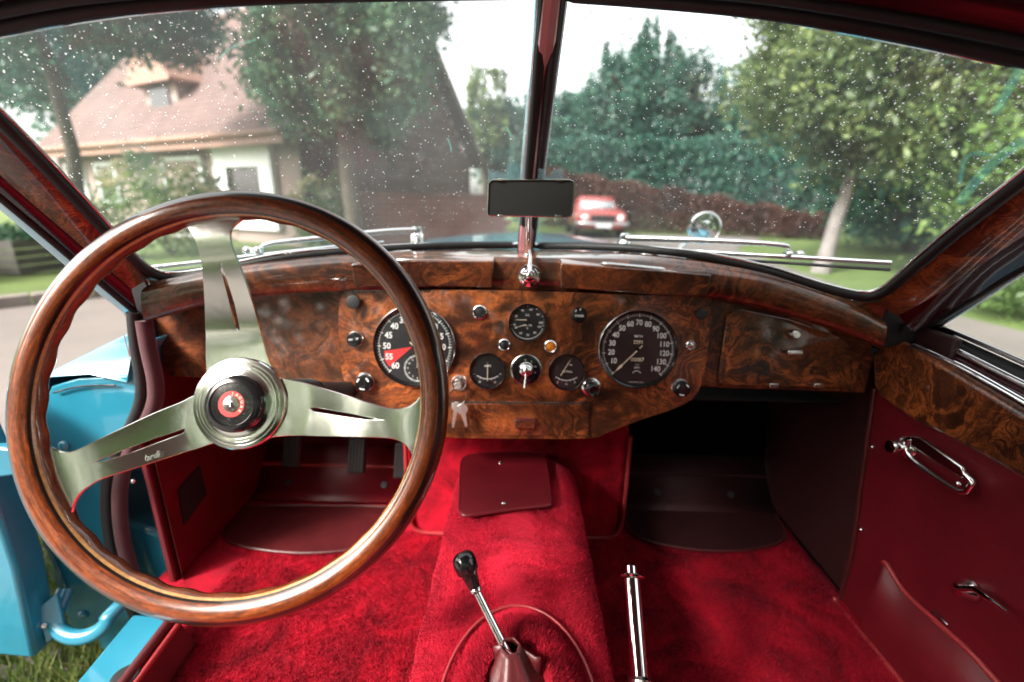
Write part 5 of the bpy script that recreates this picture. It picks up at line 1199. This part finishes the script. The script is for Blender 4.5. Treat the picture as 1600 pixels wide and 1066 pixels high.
# ---------- left door opening: velvet roll, rubber strip, blue jamb, sill
yj = .70
vp = [oY(a, b, yj) for a, b in ((224, 500), (232, 545), (243, 600), (238, 640), (205, 700), (188, 760), (190, 830), (205, 890), (228, 950))]
g = G(); g.tube(smooth(vp, 5), .0120, 12); g.build('velvet_roll', M['velvet'], car, angle=60, label='maroon velvet roll round the driver door opening')
rp = [oY(a, b, yj - .004) for a, b in ((208, 488), (213, 540), (222, 600), (216, 640), (188, 700), (168, 755), (170, 830), (186, 900), (212, 965))]
g = G(); g.tube(smooth(rp, 5), .0095, 10); g.build('weather_strip', M['rubber'], car, angle=60, label='black rubber strip round the driver door opening')
jamb = [oY(a, b, yj + .006) for a, b in ((200, 478), (208, 490), (216, 560), (220, 605), (214, 645), (186, 705), (168, 760), (172, 830), (190, 905), (207, 968), (112, 985), (88, 915), (62, 820), (52, 740), (58, 660), (80, 604), (120, 592), (170, 589), (196, 588), (203, 580), (203, 540))]
g = G(); g.prism(jamb, Vector((0, .012, 0))); jb = g.build('door_jamb', M['blue'], car, bevel=.003, seg=3, label='light blue painted hinge post of the open driver door')
g = G(); g.tube(smooth([oY(a, b, yj + .001) for a, b in ((84, 614), (110, 607), (140, 603), (180, 602))], 4), .0016, 6); g.build('panel_seam', M['rubber'], jb, angle=60)
for a, b in ((130, 961), (175, 961), (100, 697)):
    g = G(); g.ball(oY(a, b, yj + .004), .010, (1, 1, .6), 14, Z=Vector((0, -1, 0))); g.build('bolt', M['blue'], jb, angle=60)
# inner body side between jamb and kick panel
g = G(); g.add([W(-.648, .705, -.22), W(-.648, .705, FZ), W(KX - .004, .72, FZ), W(KX - .004, .72, -.22)], [(0, 1, 2, 3)]); g.build('side_return', M['leather_dk'], car)
# sill
sp = [oZ(a, b, -.66) for a, b in ((208, 958), (268, 962), (178, 1080), (106, 1080))]
sv = sp[3] - sp[0]
g = G(); g.prism([sp[0], sp[1], sp[2] + (sp[2] - sp[1]) * 2.5, sp[3] + (sp[3] - sp[0]) * 2.5], Vector((0, 0, -.16))); sl_o = g.build('sill', M['blue'], car, bevel=.006, seg=3, label='light blue door sill on the driver side')
g = G(); g.tube([sp[1] + Vector((.006, 0, .002)), sp[2] + (sp[2] - sp[1]) * 2.5 + Vector((.006, 0, .002))], .008, 10); g.build('sill_trim', M['leather_dk'], sl_o, angle=60)
g = G(); g.tube([sp[1] + Vector((.020, 0, -.002)), sp[2] + (sp[2] - sp[1]) * 2.5 + Vector((.020, 0, -.002))], .0045, 8); g.build('piping', M['piping'], sl_o, angle=60)
g = G(); g.prism([sp[1] + Vector((.004, 0, -.004)), sp[1] + Vector((.03, .0, -.06)), sp[2] + (sp[2] - sp[1]) * 2.5 + Vector((.03, 0, -.06)), sp[2] + (sp[2] - sp[1]) * 2.5 + Vector((.004, 0, -.004))], Vector((.002, 0, 0))); g.build('sill_side', M['leather_dk'], sl_o)
g = G(); g.lathe([(0, .002), (.016, .0015), (.018, 0)], oZ(196, 1056, -.658), Vector((0, 0, 1)), 20); g.build('rubber_plug', M['rubber'], sl_o)
# open door, swung out forward
dY = .60
ddr = [W(-.80, dY + .04, -.285), W(-1.9, dY + .16, -.30)]
g = G(); dpth = Vector((0, .05, 0))
prof = [W(-.855, dY, -.30), W(-.835, dY, -.325), W(-.828, dY, -.42), W(-.835, dY, -.60), W(-.86, dY, -.80), W(-1.9, dY + .06, -.80), W(-1.9, dY + .06, -.29), W(-.90, dY, -.275)]
g.prism(prof, dpth); dr = g.build('open_door', M['blue'], car, bevel=.008, seg=3, label='blue driver door swung wide open')
g = G(); lp = [oY(-40, 702, dY - .01), oY(0, 700, dY - .01), oY(30, 706, dY - .01), oY(34, 730, dY - .01), oY(24, 744, dY - .01), oY(0, 747, dY - .01), oY(-40, 750, dY - .01)]
g.prism(lp, Vector((0, .02, 0))); g.build('door_ledge', M['blue'], dr, bevel=.004)
# strap hinge
hy = .64
cc = oY(128, 962, hy); rr_ = .040
arc = [cc + Vector((rr_ * 1.25 * math.cos(q), -rr_ * .75 * math.sin(q) * .6, -rr_ * .75 * math.sin(q))) for q in (math.pi * j / 16 for j in range(17))]
arc = [cc + Vector((.062, .05, .012))] + arc + [cc + Vector((-.052, .03, .03))]
g = G(); g.tube(smooth(arc, 3), .0105, 10, flat=1.3); hg = g.build('hinge_strap', M['blue'], car, angle=60, label='curved blue strap hinge at the foot of the door post')
g = G(); f = Fr(oY(84, 972, hy - .01), Vector((.3, -1, .1))); g.box(f.p(0, .01, 0), .020, .038, .004, (f.x + f.y * .7).normalized(), f.y, f.n); g.build('hinge_plate', M['blue'], hg, bevel=.002)
g = G(); g.ball(f.p(-.012, .0, .006), .006, (1, 1, .5), 12, Z=f.n); g.build('bolt', M['chrome_soft'], hg)
# lower outer body side forward of door gap
g = G(); g.prism([W(-.69, .735, -.64), W(-.905, .735, -.55), W(-.90, .735, -.95), W(-.69, .735, -.95)], Vector((0, .5, 0))); g.build('wing_lower', M['blue'], car, bevel=.01)

# ---------- right door
DX = .64
def dx_(px, py, o_=0): return oX(px, py, DX) - Vector((o_, 0, 0))
cap = [(1388, 528), (1412, 530), (1440, 541), (1500, 575), (1610, 640), (1720, 700), (1720, 800), (1610, 742), (1520, 694), (1440, 655), (1392, 622), (1380, 605), (1378, 560)]
g = G(); g.prism([dx_(a, b) for a, b in cap], Vector((-.018, 0, 0))); rd = g.build('door_capping', M['burl_lite'], car, bevel=.007, seg=3, label='burl walnut capping on the passenger door')
dpn = [(1376, 606), (1392, 622), (1440, 655), (1520, 694), (1610, 742), (1720, 800), (1720, 1200), (1560, 1200), (1316, 950), (1340, 860), (1356, 740)]
g = G(); g.prism([dx_(a, b) for a, b in dpn], Vector((-.008, 0, 0))); dpo = g.build('door_panel', M['leather'], car, bevel=.004, label='dark red leather passenger door panel with map pocket')
g = G(); g.tube([dx_(a, b, .010) for a, b in ((1376, 608), (1357, 740), (1341, 860), (1318, 948))], .004, 8); g.build('edge_piping', M['leather_dk'], dpo, angle=60)
for a, b in ((1372, 699), (1354, 828)):
    g = G(); g.ball(dx_(a, b, .010), .0035, n=10); g.build('screw', M['chrome_soft'], dpo, angle=60)
pk = smooth([dx_(a, b, .012) for a, b in ((1392, 880), (1398, 884), (1425, 925), (1480, 975), (1530, 1020), (1590, 1085), (1700, 1200))], 5)
g = G(); g.tube(pk, .0042, 8); g.build('pocket_piping', M['piping'], dpo, angle=60)
rows = [[p + Vector((-.001, 0, 0)) for p in pk], [p + Vector((-.006, -.0, -.10)) for p in pk], [p + Vector((.004, 0, -.30)) for p in pk]]
g = G(); g.grid(rows); g.build('map_pocket', M['leather'], dpo, solid=.003)
cp = smooth([oX(a, b, DX - .02) for a, b in ((1304, 934), (1312, 950), (1350, 995), (1400, 1056), (1440, 1105))], 5)
g = G(); g.tube(cp, .005, 8); g.build('floor_piping', M['piping'], car, angle=60)
# chrome door pull
g = G()
cen = [dx_(a, b, .020) for a, b in ((1436, 698), (1452, 688), (1534, 745), (1538, 762), (1520, 767), (1450, 722))]
g.tube(smooth(cen, 4, True), .0042, 10, closed=True); dh = g.build('door_pull', M['chrome'], car, angle=60, label='chrome pull handle on the passenger door')
g = G(); g.prism([dx_(a, b, .018) for a, b in ((1447, 682), (1462, 684), (1530, 730), (1536, 746), (1528, 748), (1446, 697))], Vector((-.006, 0, 0))); g.build('grip', M['chrome_soft'], dh, bevel=.002)
g = G(); g.lathe([(0, .030), (.010, .029), (.013, .022), (.010, .012), (.017, .006), (.019, 0)], dx_(1424, 699, .006), Vector((-1, 0, 0)), 24); g.build('spindle', M['chrome'], dh, angle=40)
g = G(); g.ball(dx_(1527, 757, .026), .004, n=12); g.build('screw', M['chrome_soft'], dh)
# window crank
g = G(); c0 = dx_(1527, 922, .010); g.lathe([(0, .020), (.008, .019), (.010, .010), (.014, .004), (.015, 0)], c0, Vector((-1, 0, 0)), 20); wc = g.build('window_crank', M['chrome'], car, angle=40, label='chrome window winder low on the passenger door')
g = G(); g.tube([c0 + Vector((-.016, 0, 0)), dx_(1560, 922, .030), dx_(1620, 958, .034)], [.005, .0045, .003], 10); g.build('arm', M['chrome'], wc, angle=60)
g = G(); g.tube([dx_(1472, 956, .012), dx_(1494, 978, .012)], .0022, 6); g.build('pocket_clip', M['chrome'], dpo)
# sill rails and window frame
def rail(pxs, X, r, mat, nm, par=car, lab=None, flat=1.0):
    g = G(); g.tube(smooth([oX(a, b, X) for a, b in pxs], 4), r, 10, flat=flat); return g.build(nm, M[mat], par, angle=60, label=lab)
rail([(1428, 541), (1500, 574), (1610, 636), (1720, 700)], DX - .012, .0055, 'chrome', 'sill_rail', lab='upper chrome rail along the passenger door capping')
g = G(); g.grid([[oX(a, b, .655) for a, b in ((1436, 524), (1500, 556), (1610, 612), (1720, 668))], [oX(a, b, .645) for a, b in ((1430, 538), (1500, 571), (1610, 634), (1720, 695))]]); g.build('window_ledge', M['maroon'], car, solid=.004)
g = G(); g.grid([[oX(a, b, .675) for a, b in ((1462, 510), (1500, 530), (1610, 580), (1720, 630))], [oX(a, b, .655) for a, b in ((1436, 524), (1500, 556), (1610, 612), (1720, 668))]]); g.build('outer_ledge', M['rubber'], car, solid=.004)
rail([(1444, 525), (1500, 551), (1610, 606), (1720, 660)], .655, .005, 'chrome', 'sill_rail', lab='middle chrome rail along the passenger door')
rail([(1466, 515), (1475, 513), (1540, 540), (1610, 571), (1720, 618)], .675, .004, 'chrome_soft', 'sill_rail', lab='outer rail at the foot of the passenger window')
win = [(1470, 514), (1530, 476), (1610, 424), (1700, 365), (1760, 330), (1760, 640), (1610, 571), (1540, 540)]
g = G(); g.prism([oX(a, b, .680) for a, b in win], Vector((.004, 0, 0))); dwn = g.build('door_window', M['doorglass'], car)
rail([(1462, 512), (1530, 469), (1610, 417), (1760, 322)], .672, .0042, 'chrome_soft', 'window_frame', dwn)
wf0 = [oX(a, b, .640) for a, b in ((1420, 522), (1490, 484), (1560, 442), (1620, 407), (1760, 318))]; wf1 = [oX(a, b, .675) for a, b in ((1458, 512), (1520, 475), (1580, 436), (1640, 398), (1760, 322))]
g = G(); g.grid([smooth(wf0, 3), smooth(wf1, 3)]); g.build('door_frame', M['rubber'], car, solid=.006, label='black upper frame of the passenger door')
g = G(); g.prism([W(.665, .60, -.24), W(.665, 1.06, -.20), W(.665, 1.06, FZ), W(.665, -.4, FZ), W(.665, -.4, -.28)], Vector((.1, 0, 0))); g.build('door_skin', M['blue'], car)
# cabin sides behind the frame edge: rear pillar region and underbody
g = G(); g.prism([W(-.60, -.95, FZ - .012), W(.70, -.95, FZ - .012), W(.70, 1.2, FZ - .012), W(-.60, 1.2, FZ - .012)], Vector((0, 0, -.06))); g.build('floor_pan', M['rubber'], car)

# ---------- rain drops on the outside of both panes
def drops(P, nn, lo, n, seed, par):
    rnd = random.Random(seed); g = G(); k = 0
    xs = [p for p in lo]
    def inside(x, y):
        c = False; j = len(xs) - 1
        for i in range(len(xs)):
            if (xs[i][1] > y) != (xs[j][1] > y) and x < (xs[j][0] - xs[i][0]) * (y - xs[i][1]) / (xs[j][1] - xs[i][1]) + xs[i][0]: c = not c
            j = i
        return c
    x0, x1 = max(-60, min(p[0] for p in xs)), min(1660, max(p[0] for p in xs)); y0, y1 = min(p[1] for p in xs), max(p[1] for p in xs)
    z = -nn; ex, ey, ez = frame_of(z)
    while k < n:
        a, b = rnd.uniform(x0, x1), rnd.uniform(max(y0, -15), y1)
        if not inside(a, b) or b > 372 + rnd.uniform(-40, 6): continue
        k += 1; c = P(a, b, -.0091); r = (.00050 if P is pL else .00060) * (.5 + rnd.random() ** 3 * 1.8) * ((c - CAM).length / .75)
        vs = [c + z * r * .8]; 
        for j in range(5): q = 1.2566 * j + a; vs.append(c + (ex * math.cos(q) + ey * math.sin(q)) * r)
        g.add(vs, [(0, 1 + j, 1 + (j + 1) % 5) for j in range(5)])
    o = g.build('rain_drops', M['drop'], None, weld=False, angle=80, kind='stuff'); return o
o = drops(pR, nR, R_px, 3500, 5, ps); o['label'] = 'fine rain drops scattered over the passenger side windscreen pane'; o['category'] = 'rain drops'
o = drops(pL, nL, L_px, 3000, 6, pd_); o['label'] = 'fine rain drops scattered over the driver side windscreen pane'; o['category'] = 'rain drops'
